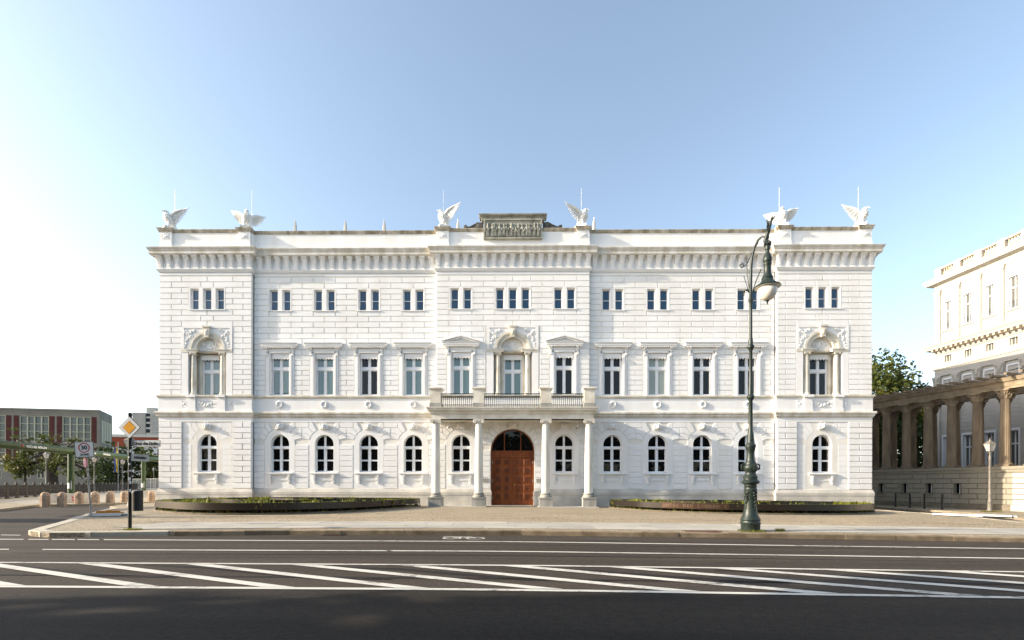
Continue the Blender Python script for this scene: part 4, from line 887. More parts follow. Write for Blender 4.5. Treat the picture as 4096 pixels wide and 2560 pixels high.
# ------------------------------------------------------------------ steel banded planters
def smooth_path(pts, k=6, closed=True):
    out = []; n = len(pts)
    for i in range(n if closed else n-1):
        p0, p1, p2, p3 = (Vector(pts[(i+j) % n] if closed else pts[max(0, min(n-1, i+j))]) for j in (-1, 0, 1, 2))
        for q in range(k):
            t = q/k; out.append(.5*((2*p1)+(p2-p0)*t+(2*p0-5*p1+4*p2-p3)*t*t+(3*p1-p0-3*p2+p3)*t**3))
    if not closed: out.append(Vector(pts[-1]))
    return out
def band(mb, pts, z0, z1, th=.02, top=.0, closed=True):
    m = len(pts); k = m if closed else m-1; b = len(mb.v); ns = []
    for i in range(m):
        a, c = pts[(i-1) % m if closed else max(0, i-1)], pts[(i+1) % m if closed else min(m-1, i+1)]; d = (c-a).normalized(); ns.append(Vector((d.y, -d.x)))
    for p, n_ in zip(pts, ns):
        g = gz(p.x)
        for o, z in ((0, z0), (0, z1), (-top if top else -th, z1), (-top if top else -th, z1-.02), (-th, z1-.02), (-th, z0)): q = p+n_*o; mb.v.append((q.x, q.y, z+g))
    for i in range(k):
        j = (i+1) % m
        for q in range(6): r_ = (q+1) % 6; mb.f.append((b+i*6+q, b+j*6+q, b+j*6+r_, b+i*6+r_))
    return ns
SOIL = mat('planter_soil', (.07, .055, .04), .95, .3, 4., .6, 12)
def planter(pts, label, inner, seed):
    P = smooth_path(pts, 7); ctr = sum((p for p in P), Vector((0, 0)))/len(P)
    t = thing('planter', label, 'planter', (ctr.x, ctr.y, gz(ctr.x)), world=True)
    mb = MB(); ns = band(mb, P, .20, .50, .02, .07); ob('steel_band', mb, STEEL, t, 30)
    ob('kerb_rim', (lambda m: (band(m, [p+n_*.02 for p, n_ in zip(P, ns)], -.05, .075, .12), m)[1])(MB()), mat('planter_kerb', (.17, .14, .10), .85, .2, 4.), t, 30)
    for i in range(0, len(P), 4): p = P[i]-ns[i]*.035; g = gz(p.x); ob('stud', MB().box(p.x-.02, p.x+.02, p.y-.02, p.y+.02, g+.03, g+.24), STEEL, t)
    mbs = MB(); q = [p-n_*.06 for p, n_ in zip(P, ns)]; mbs.add([(p.x, p.y, gz(p.x)+.27) for p in q]+[(p.x, p.y, gz(p.x)-.02) for p in [p-n_*.28 for p, n_ in zip(P, ns)]], [tuple(range(len(q)))]); ob('soil', mbs, SOIL, t)
    for ip in inner:
        I = smooth_path(ip, 7, False); m3 = MB(); band(m3, I, .3, .53, .02, .05, False); ob('inner_band', m3, STEEL, t, 30)
    r = random.Random(seed); lv = MB(); bb = [min(p.x for p in P), max(p.x for p in P), min(p.y for p in P), max(p.y for p in P)]
    def inside(x, y):
        c = False; n = len(P)
        for i in range(n):
            a, b_ = P[i], P[i-1]
            if (a.y > y) != (b_.y > y) and x < (b_.x-a.x)*(y-a.y)/(b_.y-a.y)+a.x: c = not c
        return c
    clumps = []
    while len(clumps) < 85:
        x, y = r.uniform(bb[0], bb[1]), r.uniform(bb[2], bb[3])
        if inside(x, y) and inside(x+.15, y-.25): clumps.append((x, y, r.random()**1.6))
    idx = list(range(len(P)))
    for i in idx:                                                                 # growth just inside and below the rim
        if r.random() < .75:
            p = P[i]-ns[i]*r.uniform(.15, .5); clumps.append((p.x, p.y, r.random()*.75))
    for x, y, sz in clumps:
        g = gz(x)+.25
        for k in range(int(14+40*sz)):
            a = r.uniform(0, 2*PI); rr = r.random()*(.1+.32*sz); lx, ly = x+rr*cos(a), y+rr*sin(a)*.7; h = r.uniform(.10, .20+.20*sz); wv = r.uniform(.012, .035); b_ = r.uniform(0, 2*PI); le = r.uniform(.03, .12)
            d = Vector((cos(b_), sin(b_), 0)); s_ = Vector((-d.y, d.x, 0))*wv; base = Vector((lx, ly, g)); tip = base+d*le+Vector((0, 0, h)); mid = base+d*le*.3+Vector((0, 0, h*.6))
            lv.add([tuple(base-s_*.5), tuple(base+s_*.5), tuple(mid+s_*1.4), tuple(mid-s_*1.4), tuple(tip)], [(0, 1, 2, 3), (3, 2, 4)])
    for i in idx:                                                                 # low growth showing under the band
        for k in range(9):
            p = P[i]+(P[(i+1) % len(P)]-P[i])*r.random()-ns[i]*r.uniform(.10, .22); g = gz(p.x)+.03; b_ = r.uniform(0, 2*PI); h = r.uniform(.05, .16); wv = r.uniform(.015, .03); d = Vector((cos(b_), sin(b_), 0)); s_ = Vector((-d.y, d.x, 0))*wv; base = Vector((p.x, p.y, g)); tip = base+d*.05+Vector((0, 0, h))
            lv.add([tuple(base-s_), tuple(base+s_), tuple(tip+s_*.6), tuple(tip-s_*.6)], [(0, 1, 2, 3)])
    o = link('planter_plants', lv.mesh('planter_plants', GRASS, 0, False)); return t, P, ns, o
PLL = [(-16.65, -7.9), (-15.7, -8.95), (-13.7, -10.2), (-12.2, -10.55), (-10.4, -10.3), (-9.0, -9.5), (-7.4, -7.6), (-6.3, -5.0), (-5.55, -2.3), (-5.9, -1.3), (-9, -1.1), (-13, -1.3), (-16, -3.0), (-17, -5.6)]
PLR = [(5.75, -2.2), (6.4, -3.9), (7.2, -5.2), (9.2, -6.75), (11.4, -7.35), (13.7, -7.4), (16.4, -6.75), (18.6, -5.3), (19.7, -3.9), (19.9, -2.4), (19, -1.3), (15, -1.1), (10, -1.1), (6.4, -1.1)]
t1, P1, n1, g1 = planter(PLL, 'low curved bronze steel planter bed beside the street corner with the priority sign', [[(-15.6, -5.6), (-13.5, -7.4), (-11, -7.6), (-8.6, -6.4), (-7.2, -4)], [(-13.5, -3.6), (-11.5, -5), (-9.5, -4.6), (-8, -2.6)]], 4)
tag(g1, 'low green plants growing in the planter bed near the street corner', 'plants', kind='stuff')
t2, P2, n2, g2 = planter(PLR, 'low curved bronze steel planter bed with the engraved street address behind the candelabra lamp', [[(8.5, -3.2), (11, -5.2), (14, -5.3), (17, -4.2)], [(12.5, -2.2), (15.4, -3.4), (18.4, -2.6)]], 9)
tag(g2, 'low green plants growing in the planter bed behind the candelabra lamp', 'plants', kind='stuff')
# engraved address on the right-hand band, letter by letter along the curve
LET = mat('engraved_letters', (.15, .10, .07), .5, .1, 3., metal=.3); ENG = mat('address_panel', (.085, .052, .036), .33, .1, 2., metal=.6)
cum = [0]
for a, b_ in zip(P2, P2[1:]): cum.append(cum[-1]+(b_-a).length)
def atlen(s):
    for i in range(len(P2)-1):
        if cum[i+1] >= s: break
    d = (P2[i+1]-P2[i]).normalized(); return P2[i]+d*(s-cum[i]), d
i0 = min(range(len(P2)), key=lambda i: abs(P2[i].x-7.75)); i1 = min(range(len(P2)), key=lambda i: abs(P2[i].x-10.35)); sA, sB = sorted((cum[i0], cum[i1]))
pl = [P2[i]+n2[i]*.006 for i in range(min(i0, i1), max(i0, i1)+1)]; mbp = MB(); band(mbp, pl, .205, .495, .012, 0, False); ob('address_plate', mbp, ENG, t2, 30)
msg = 'UNTER DEN LINDEN 1'
for k, ch in enumerate(msg):
    if ch == ' ': continue
    p, d = atlen(sA+.15+(sB-sA-.3)*k/(len(msg)-1)); p = p+Vector((d.y, -d.x))*.012
    put_text(ch, .21, LET, t2, (p.x, p.y, gz(p.x)+.35), (R(90), 0, math.atan2(d.y, d.x)), 'letter')
# ------------------------------------------------------------------ the green candelabra street lamp
def spiral(c, r, turns, a0, sgn=1, n=22, ax=(1, 0, 0)):
    ax = Vector(ax); return [tuple(Vector(c)+ax*(r*(1-.85*i/n)*cos(a0+sgn*turns*2*PI*i/n))+Vector((0, 0, r*(1-.85*i/n)*sin(a0+sgn*turns*2*PI*i/n)))) for i in range(n+1)]
GLOBE = mat('milk_glass_globe', (.80, .76, .68), .25, .06, 4., spec=.6, col2=(.62, .56, .48))
def candelabra(name, label, loc, group=None):
    t = thing(name, label, 'street lamp', loc, 0, group)
    ob('base', MB().lathe(0, 0, [(.265, -.05), (.265, .20), (.275, .22), (.29, .25), (.27, .28), (.265, .31), (.285, .34), (.26, .39), (.215, .48), (.19, .58), (.175, .70), (.165, .9), (.165, 1.05), (.175, 1.2), (.185, 1.24), (.165, 1.27), (.165, 1.30), (.19, 1.33), (.165, 1.36), (.165, 1.40)], 28), LAMPG, t, 35)
    orn = MB()
    for k in range(4):
        a = k*PI/2+.4; d = Vector((cos(a), sin(a), 0)); q = Vector((-d.y, d.x, 0)); c = d*.17
        for dx, dz in ((0, 1.12), (.04, 1.06), (-.04, 1.06), (.05, 1.14), (-.05, 1.14), (0, .98), (.02, .9), (-.02, .86), (0, .76), (0, .68)): p = c+q*dx; orn.ball((p.x, p.y, dz), .03, .03, .035, 7, 5)
        orn.tube([tuple(c+q*.06+Vector((0, 0, 1.18))), tuple(c*1.12+Vector((0, 0, 1.1))), tuple(c+q*.05+Vector((0, 0, .95))), tuple(c*1.05+Vector((0, 0, .8)))], [.012, .03, .02, .008], 6)
    ob('leaf_ornament', orn, LAMPG, t, 50)
    ob('stem', MB().lathe(0, 0, [(.17, 1.38), (.25, 1.44), (.255, 1.47), (.235, 1.50), (.20, 1.53), (.195, 1.58), (.205, 1.62), (.17, 1.67), (.145, 1.72), (.15, 1.76), (.19, 1.82), (.21, 1.88), (.19, 1.95), (.165, 1.98), (.165, 2.02), (.13, 2.07), (.115, 2.15), (.105, 2.30), (.11, 2.38), (.13, 2.45), (.155, 2.52), (.15, 2.56), (.11, 2.60), (.095, 2.68), (.09, 2.85), (.08, 2.93), (.065, 2.98), (.06, 3.2), (.055, 3.88), (.075, 3.92), (.11, 3.98), (.10, 4.03), (.075, 4.06), (.07, 4.25), (.055, 4.33), (.05, 4.8), (.048, 5.38), (.07, 5.42), (.10, 5.47), (.095, 5.52), (.065, 5.55), (.06, 5.7), (.045, 5.78), (.042, 6.5), (.042, 6.80), (.06, 6.84), (.07, 6.90), (.045, 6.95), (.04, 7.6)], 20), LAMPG, t, 35)
    for k in range(4):
        a = k*PI/2; d = (cos(a), sin(a), 0); hp = [(d[0]*.19, d[1]*.19, 1.83), (d[0]*.26, d[1]*.26, 1.86), (d[0]*.27, d[1]*.27, 1.96), (d[0]*.22, d[1]*.22, 2.0), (d[0]*.17, d[1]*.17, 1.97)]; ob('handle', MB().tube(hp, [.03, .03, .028, .022, .02], 7), LAMPG, t, 60)
    ax, ay = .26, -.45                                             # where the lantern hangs
    u = lambda s: (ax*s, ay*s)
    arm = MB().tube([(0, 0, 7.5), (*u(.02), 7.9), (*u(.08), 8.15), (*u(.22), 8.40), (*u(.45), 8.58), (*u(.7), 8.62), (*u(.92), 8.52), (*u(1), 8.35)], [.042, .038, .036, .034, .032, .03, .03, .03], 10)
    ob('arm', arm, LAMPG, t, 60)
    sc = MB(); H = Vector((ax, ay, 0)).normalized()
    for s, c, r_, tn in ((-1, (-.28, 0, 7.92), .08, 1.4), (1, (.42, -.2, 8.35), .07, 1.3)): sc.tube(spiral(c, r_, tn, PI/2, s), .014, 6)
    sc.tube([(-.28, 0, 7.84), (-.12, 0, 7.95), (.0, -.02, 8.25), (.12, -.2, 8.5)], .013, 6); sc.tube([(.42, -.2, 8.42), (.34, -.2, 8.36), (.28, -.35, 8.2), (.26, -.45, 8.0)], .013, 6)
    for s in (-1, 1):
        for k in range(3): sc.tube([(0, 0, 7.05), (s*(.05+.04*k), 0, 7.15+.02*k), (s*(.12+.05*k), -.01*k, 7.22-.06*k)], .012, 5); sc.tube(spiral((s*(.14+.05*k), -.01*k, 7.19-.07*k), .045, 1.2, 0, s), .011, 5)
    sc.tube([(-.02, 0, 7.0), (-.10, 0, 7.6), (-.13, 0, 8.1), (-.15, 0, 8.14)], .016, 6); sc.tube([(-.05, 0, 7.1), (-.13, 0, 7.35), (-.19, 0, 7.55), (-.21, 0, 7.6)], .009, 5); sc.tube([(.02, -.02, 7.05), (.10, -.1, 7.4), (.18, -.25, 7.7)], .016, 6)
    ob('scrollwork', sc, LAMPG, t, 60)
    pl = MB(); r = random.Random(2)
    pl.tube([(ax*.85, ay*.85, 8.42), (ax*1.0, ay*1.0, 8.62), (ax*1.15, ay*1.1, 8.82), (ax*1.33, ay*1.2, 9.03)], [.06, .055, .045, .02], 8)
    for k in range(16):
        s_ = k/15; p = Vector((ax*(.85+.45*s_), ay*(.85+.3*s_), 8.40+.58*s_)); a = r.uniform(0, 2*PI); d = Vector((cos(a)*.10, sin(a)*.10, .10)); pl.tube([tuple(p), tuple(p+d*.6), tuple(p+d+Vector((0, 0, .03)))], [.03, .028, .008], 6)
    for k in range(12): a = 2*PI*k/12; pl.tube([(ax, ay, 8.42), (ax+.07*cos(a), ay+.07*sin(a), 8.36), (ax+.10*cos(a), ay+.10*sin(a), 8.28+.04*(k % 2))], [.03, .035, .012], 6)
    ob('leaf_plume', pl, LAMPG, t, 60)
    hd = ob('lamp_housing', MB().lathe(ax, ay, [(.345, 7.075), (.352, 7.09), (.34, 7.11), (.29, 7.15), (.215, 7.20), (.165, 7.26), (.15, 7.32), (.16, 7.34), (.145, 7.36), (.125, 7.40), (.115, 7.44), (.10, 7.47), (.095, 7.55), (.095, 7.70), (.11, 7.73), (.11, 7.77), (.095, 7.79), (.11, 7.82), (.12, 7.86), (.115, 7.92), (.09, 7.99), (.065, 8.05), (.05, 8.1), (.045, 8.15), (.065, 8.17), (.07, 8.26), (.06, 8.29), (.03, 8.32)], 28), LAMPG, t, 35)
    ob('shade_lining', MB().lathe(ax, ay, [(.34, 7.072), (.27, 7.12), (.2, 7.17)], 28), mat('white_enamel', (.75, .72, .66), .5), hd, 60)
    gl = ob('globe', MB().lathe(ax, ay, [(.02, 6.70), (.10, 6.72), (.18, 6.77), (.24, 6.86), (.265, 6.95), (.262, 7.02), (.255, 7.03), (.25, 7.08), (.22, 7.13), (.18, 7.16)], 28), GLOBE, hd, 50)
    ob('finial', MB().lathe(ax, ay, [(.005, 6.58), (.02, 6.62), (.018, 6.65), (.035, 6.67), (.055, 6.70), (.05, 6.72)], 12), LAMPG, hd, 50)
    return t
LG = 'green candelabra street lamps along the kerb'
c0 = candelabra('candelabra_lamp', 'tall green cast iron candelabra street lamp with a white globe, planted at the kerb', (7.25, -15.95, gz(7.25)))
# marble statue groups of the canal bridge stand out of frame; their long shadows cross the street corner
MARB = mat('bridge_marble', (.70, .68, .62), .8, .06, 3.)
for x, y, h, lab in ((-27.5, -14.1, 1.0, 'white marble statue group on a tall pedestal at the bridge end beside the side street'), (-41, -14.9, .95, 'white marble statue group on a tall pedestal further out on the canal bridge')):
    st = thing('bridge_statue', lab, 'statue', (x, y, gz(x)-.1), R(20)); ob('pedestal', MB().box(-.85, .85, -.85, .85, 0, 4.4*h).box(-1.1, 1.1, -1.1, 1.1, 0, .6).box(-1.0, 1.0, -1.0, 1.0, 4.4*h-.002, 4.75*h), SAND, st)
    z = 4.74*h; fg = MB().loft([((0, 0, z), .45, .4), ((.05, 0, z+.7), .38, .3), ((.0, 0, z+1.3), .34, .26), ((0, 0, z+1.9), .4, .27), ((0, 0, z+2.15), .16, .15), ((0, 0, z+2.3), .14, .15), ((0, 0, z+2.55), .15, .17), ((0, 0, z+2.72), .03, .03)], 14)
    fg.tube([(.3, 0, z+1.95), (.6, -.1, z+2.2), (.55, -.2, z+2.9)], [.12, .1, .06], 8); fg.tube([(-.3, 0, z+1.95), (-.55, 0, z+1.5), (-.5, -.1, z+1.0)], [.12, .1, .07], 8); ob('standing_figure', fg, MARB, st, 60)
    ob('youth_figure', MB().loft([((-.5, -.15, z), .25, .25), ((-.5, -.1, z+.8), .22, .2), ((-.48, -.1, z+1.3), .24, .18), ((-.48, -.1, z+1.5), .1, .1), ((-.48, -.1, z+1.75), .11, .12), ((-.48, -.1, z+1.85), .02, .02)], 12), MARB, st, 60)
def tufts(name, label, cx, cy, rx, ry, n, hmax, seed, m=GRASS):
    r = random.Random(seed); mb = MB()
    for k in range(n):
        a = r.uniform(0, 2*PI); q = math.sqrt(r.random()); x, y = cx+rx*q*cos(a), cy+ry*q*sin(a); b_ = r.uniform(0, 2*PI); h = r.uniform(.3, 1)*hmax; d = Vector((cos(b_), sin(b_), 0)); s_ = Vector((-d.y, d.x, 0))*.008; p = Vector((x, y, gz(x)+.005)); e = p+d*h*.5+Vector((0, 0, h))
        mb.add([tuple(p-s_), tuple(p+s_), tuple(e)], [(0, 1, 2)])
    o = link(name, mb.mesh(name, m, 0, False)); return tag(o, label, 'grass', kind='stuff')
tufts('grass_tuft', 'grass growing round the foot of the green candelabra lamp', 7.25, -16.05, .42, .30, 420, .09, 1); tufts('grass_tuft', 'small dark clump of grass beside the candelabra lamp', 8.1, -16.0, .14, .07, 200, .12, 2)
# ------------------------------------------------------------------ small lantern posts
POST = mat('lamp_post_paint', (.21, .19, .16), .5, .15, 6.); LGL = glassmat('lantern_glass', (.55, .52, .46), .08)
def lantern(name, label, loc, group=None, h=4.4):
    t = thing(name, label, 'street lamp', loc, 0, group); k = h-.75
    ob('post', MB().lathe(0, 0, [(.13, -.1), (.13, .12), (.105, .16), (.10, .55), (.115, .58), (.10, .62), (.075, .68), (.07, 1.0), (.085, 1.03), (.085, 1.06), (.06, 1.1), (.055, k-.5), (.075, k-.46), (.05, k-.42), (.045, k-.1), (.075, k-.05), (.06, k)], 14), POST, t, 35)
    ob('ladder_bar', MB().tube([(-.22, 0, k-.18), (.22, 0, k-.18)], .015, 6), POST, t)
    fr = MB()
    for s in (-1, 1):
        for q in (-1, 1): fr.tube([(s*.10, q*.10, k), (s*.19, q*.19, k+.42)], .013, 5)
    fr.box(-.115, .115, -.115, .115, k-.02, k+.01); rect_frame(fr, -.2, .2, 0, 0, 0, 0, 0) if False else None
    fr.add([(-.21, -.21, k+.42), (.21, -.21, k+.42), (.21, .21, k+.42), (-.21, .21, k+.42), (-.07, -.07, k+.60), (.07, -.07, k+.60), (.07, .07, k+.60), (-.07, .07, k+.60)], [(0, 1, 5, 4), (1, 2, 6, 5), (2, 3, 7, 6), (3, 0, 4, 7), (4, 5, 6, 7), (3, 2, 1, 0)]); fr.lathe(0, 0, [(.06, k+.60), (.045, k+.66), (.02, k+.69), (.03, k+.72), (.005, k+.78)], 8)
    f = ob('lantern_frame', fr, POST, t)
    for a in range(4):
        c, s = cos(a*PI/2), sin(a*PI/2); pts = [(-.095, -.105, k+.01), (.095, -.105, k+.01), (.18, -.19, k+.42), (-.18, -.19, k+.42)]; ob('lantern_pane', MB().add([(p[0]*c-p[1]*s, p[0]*s+p[1]*c, p[2]) for p in pts], [(0, 1, 2, 3)]), LGL, f)
    return t
l0 = lantern('lantern_post', 'pale lantern post with square glass lantern beside the colonnade wall', (28.6, -1.2, gz(28.6)))
for (x, y), lab, sc in (((-20.6, -4.6), 'pale lantern post standing just behind the black sign post and litter bin', .88), ((-52.3, 22.9), 'lantern post by the canal railing near the first green pipe support', 1.08), ((-50.5, 27), 'lantern post by the canal railing behind the 30 zone sign', 1.02),
                   ((-50.2, 30.8), 'lantern post by the canal railing beside the hanging flag', 1.0), ((-60.1, 46.6), 'lantern post by the canal railing behind the second green pipe support', 1.0), ((-72, 64.8), 'lantern post furthest along the canal railing', 1.0)):
    dup(l0, (x, y, gz(x)), 0, lab, 'lantern posts along the canal', (1, 1, sc))
tufts('grass_tuft', 'dry grass at the foot of the lantern post beside the colonnade', 28.6, -1.3, .6, .3, 500, .12, 3, LEAFY)
# ------------------------------------------------------------------ signs
WHITE = mat('sign_white', (.75, .75, .73), .4, .03, 6.); RED = mat('sign_red', (.45, .025, .035), .4, .05, 6.); YEL = mat('sign_yellow', (.80, .36, .015), .4, .04, 6.); BLK = mat('sign_black', (.015, .015, .015), .5, .05, 6.); BLUE = mat('sign_blue', (.03, .06, .35), .4, .05, 6.)
GALV = mat('galvanised_steel', (.33, .34, .35), .45, .15, 8., metal=.6); BLACKP = mat('black_post_paint', (.018, .017, .016), .5, .2, 8.); ORG = mat('orange_plastic', (.55, .22, .02), .5, .12, 5.)
def disc(mb, r, y0, y1, n=32, cx=0, cz=0, r0=0):
    if not r0: return mb.poly([(cx+r*cos(2*PI*i/n), cz+r*sin(2*PI*i/n)) for i in range(n)], y1, y0, 0, True)
    for i in range(n):
        a, b_ = 2*PI*i/n, 2*PI*(i+1)/n
        q = [(cx+k*cos(t), cz+k*sin(t)) for k, t in ((r0, a), (r, a), (r, b_), (r0, b_))]; mb.poly(q, y1, y0, 0, True)
    return mb
def rrect(w_, h, rad, cx=0, cz=0, n=5):
    out = []
    for sx, sz, a0 in ((1, 1, 0), (-1, 1, 90), (-1, -1, 180), (1, -1, 270)):
        for i in range(n+1): a = R(a0+90*i/n); out.append((cx+sx*(w_-rad)+rad*cos(a), cz+sz*(h-rad)+rad*sin(a)))
    return out
# priority road sign with street names
t = thing('sign_post', 'black steel sign post with yellow priority diamond and street name plates at the kerb corner', 'sign post', (-10.55, -17.0, gz(-10.55)))
ob('pole', MB().tube([(0, 0, -.1), (0, 0, 3.22)], .045, 14).lathe(0, 0, [(.05, 3.2), (.05, 3.26), (.02, 3.28)], 12), BLACKP, t, 40)
r = random.Random(5)
for k in range(7):
    z = 1.05+k*.19+r.uniform(-.05, .05); a0 = r.uniform(-.5, .4); h = r.uniform(.03, .09); st = MB()
    for i in range(5): a = -PI/2+a0+i*.22; b_ = a+.22; st.quad((.0465*cos(a), .0465*sin(a), z), (.0465*cos(b_), .0465*sin(b_), z), (.0465*cos(b_), .0465*sin(b_), z+h), (.0465*cos(a), .0465*sin(a), z+h))
    ob('sticker', st, WHITE, t)
dz = 2.86; dx = .03; q = .40
def diamond(k, rad): return [(dx+(p[0]-p[1])*.7071, dz+(p[0]+p[1])*.7071) for p in rrect(k, k, rad)]
dsg = ob('diamond_sign', MB().poly(diamond(.222, .022), -.045, -.06, 0, True), BLK, t)
ob('sign_face', MB().poly(diamond(.213, .02), -.060, -.063, 0, True), WHITE, dsg); ob('diamond_edge', MB().poly(diamond(.132, .004), -.063, -.065, 0, True), BLK, dsg); ob('yellow_diamond', MB().poly(diamond(.124, .002), -.065, -.067, 0, True), YEL, dsg)
nm = ob('street_name_sign', MB().poly(rrect(.385, .092, .025, .47, 2.42), .012, -.012, 0, True), mat('sign_border', (.42, .42, .40), .5), t); ob('plate_face', MB().poly(rrect(.376, .083, .02, .47, 2.42), -.012, -.0145, 0, True), WHITE, nm)
put_text('Unter den Linden', .125, BLK, nm, (.47, -.0185, 2.415), sx=.76); ob('sign_bracket', MB().box(.03, .12, -.02, .02, 2.34, 2.50), GALV, t)
cr = ob('cross_street_sign', MB().add([(.04, -.02, 1.93), (.20, .42, 1.93), (.20, .42, 2.13), (.04, -.02, 2.13), (.055, -.025, 1.93), (.215, .415, 1.93), (.215, .415, 2.13), (.055, -.025, 2.13)], [(0, 1, 2, 3), (4, 7, 6, 5), (0, 4, 5, 1), (3, 2, 6, 7), (1, 5, 6, 2), (0, 3, 7, 4)]), mat('sign_border', (.42, .42, .40), .5), t)
put_text('Schinkelplatz', .10, BLK, cr, (.140, .195, 2.03), (R(90), 0, math.atan2(.44, .16)), sx=.62)
bin_ = thing('litter_bin', 'dark cylindrical litter bin with slanted top hung on the black sign post', 'litter bin', (-10.36, -16.97, gz(-10.27)+.53))
BIN = mat('bin_anthracite', (.022, .022, .021), .45, .15, 6., .1, 40); bm_ = MB(); n = 24
bm_.v += [(.135*cos(2*PI*i/n), .125*sin(2*PI*i/n), 0) for i in range(n)]+[(.135*cos(2*PI*i/n), .125*sin(2*PI*i/n), .53+.045*cos(2*PI*i/n)) for i in range(n)]
bm_.f += [tuple(range(n-1, -1, -1)), tuple(range(n, 2*n))]+[(i, (i+1) % n, n+(i+1) % n, n+i) for i in range(n)]; bo = ob('bin_body', bm_, BIN, bin_, 40)
lid = MB(); lid.v += [(.14*cos(2*PI*i/n), .13*sin(2*PI*i/n), z+.045*cos(2*PI*i/n)) for z in (.53, .56) for i in range(n)]; lid.f += [tuple(range(n-1, -1, -1)), tuple(range(n, 2*n))]+[(i, (i+1) % n, n+(i+1) % n, n+i) for i in range(n)]; ob('bin_lid', lid, mat('bin_lid_grey', (.30, .34, .37), .35, .05, 5., metal=.4), bin_, 40)
ob('bin_clamp', MB().box(-.19, -.10, -.03, .03, .1, .14).box(-.19, -.10, -.03, .03, .42, .46), GALV, bin_)
tufts('grass_tuft', 'grass at the foot of the black sign post', -10.4, -17.08, .28, .10, 220, .08, 5)
# 30 zone sign, leaning
t = thing('zone_sign', 'leaning grey post with a square 30 zone sign and a no stopping sign below', 'traffic sign', (-15.96, -12.15, gz(-15.96))); t.rotation_euler = (R(1.5), R(-3.2), R(14))
ob('pole', MB().tube([(0, 0, -.1), (0, 0, 2.75)], .032, 12), GALV, t, 40)
pf = ob('sign_plate', MB().poly(rrect(.315, .30, .035, -.03, 2.57), -.035, -.05, 0, True), GALV, t); ob('sign_face', MB().poly(rrect(.285, .272, .028, -.03, 2.57), -.05, -.053, 0, True), WHITE, pf); ob('sign_border', disc(MB(), .185, -.056, -.053, 36, -.03, 2.635, .152), RED, pf)
put_text('30', .215, BLK, pf, (-.03, -.058, 2.635), sx=.95); put_text('ZONE', .105, BLK, pf, (-.03, -.058, 2.375)); 
ns_ = ob('no_stopping_sign', disc(MB(), .185, -.02, 0, 32, 0, 0), RED, t); ns_.location = (-.02, -.05, 2.08); ns_.rotation_euler = (0, 0, R(-46)); ob('sign_face', disc(MB(), .15, -.024, -.02, 32), BLUE, ns_)
for a in (45, -45): o = ob('cross_bar', MB().poly([(-.15, -.016), (.15, -.016), (.15, .016), (-.15, .016)], -.024, -.027-.0005*(a > 0), 0, True), RED, ns_); o.rotation_euler = (0, R(a), 0)
put_text('<', .16, WHITE, ns_, (0, -.029, .08), name='arrow_mark')
# fallen barrier with a yellow-brown foot
t = thing('fallen_barrier', 'white barrier board lying by the zone sign with an orange foot on top', 'barrier', (-15.75, -11.6, gz(-15.8)), R(28))
ob('board', MB().slab([(-.75, -.5), (.55, -.5), (.7, .5), (-.6, .5)], .04, .10).box(-.75, .6, -.52, -.47, .02, .13), WHITE, t)
ob('board_edge', MB().tube([(-.8, -.3, .03), (1.0, -.25, .05)], .03, 8), GALV, t); ob('rubber_foot', MB().slab([(-.62, -.32), (.55, -.36), (.6, .22), (-.5, .26)], .10, .15).slab([(-.48, -.26), (.42, -.28), (.46, .14), (-.40, .18)], .15, .21), ORG, t); ob('handle', MB().box(-.1, .1, -.1, .02, .205, .235), ORG, t); t.scale = (.72, .72, 1)
t = thing('fallen_barrier', 'white barrier board lying flat on the cobbles near the colonnade', 'barrier', (21.8, -7.2, gz(21.8)), R(-52)); ob('board', MB().slab([(-1.3, -.14), (.5, -.14), (.5, .14), (-1.3, .14)], .05, .13), WHITE, t); ob('board_end', MB().slab([(.45, -.12), (1.45, -.12), (1.45, .12), (.45, .12)], .08, .155).tube([(1.45, 0, .1), (1.6, 0, .1)], .04, 8), mat('grey_white_plastic', (.6, .62, .62), .5), t); ob('pipe', MB().tube([(-1.4, .1, .04), (1.5, .1, .05)], .03, 8), GALV, t)
ob('cobble_heap', MB().ball((22.6, -5.6, gz(22.6)-.02), .7, .55, .16, 18, 8), COBBLE, label='small heap of paving sand beside the white barrier board', cat='heap')
# ------------------------------------------------------------------ stone bollards and concrete blocks
BOL = mat('bollard_stone', (.47, .34, .24), .85, .15, 6., .5, 25, col2=(.33, .23, .16), objvar=.12)
b0 = thing('stone_bollard', 'x', 'bollard', (0, 0, 0), 0, 'stone bollards across the side street'); bmm = MB(); n = 8
bmm.lathe(0, 0, [(.23, -.1), (.23, .50), (.235, .52), (.215, .54), (.22, .55), (.20, .62), (.155, .69), (.08, .735), (.01, .745)], 8); bb = ob('bollard_stone', bmm, BOL, b0, 25)
for a in (-60, -120): x, y = .225*cos(R(a)), .225*sin(R(a)); ob('reflector', MB().ball((x, y, .42), .022, .022, .022, 8, 6), WHITE, b0, 60)
bl = [(-26.7, -3.1, 'round topped stone bollard at the free end of the row by the canal pavement'), (-26.1, -2.7, 'round topped stone bollard in front of the concrete block with the red and white stripes'), (-26.3, -1.4, 'round topped stone bollard just beside the striped end of the concrete block'), (-26.2, -.4, 'round topped stone bollard behind the leaning 30 zone post'), (-26.0, .5, 'round topped stone bollard standing alone between the zone post and the lantern post'), (-25.9, 1.5, 'round topped stone bollard beside the foot of the pale lantern post'), (-25.4, 3.2, 'darker round topped stone bollard beyond the litter bin near the building corner')]
for i, (x, y, lab) in enumerate(bl):
    o = b0 if i == 0 else dup(b0, (0, 0, 0)); o.location = (x, y, gz(x)); o['label'] = lab; o.rotation_euler = (0, 0, R(11+i*7))
CON = mat('concrete', (.48, .45, .40), .9, .12, 3., .4, 20, col2=(.36, .33, .29))
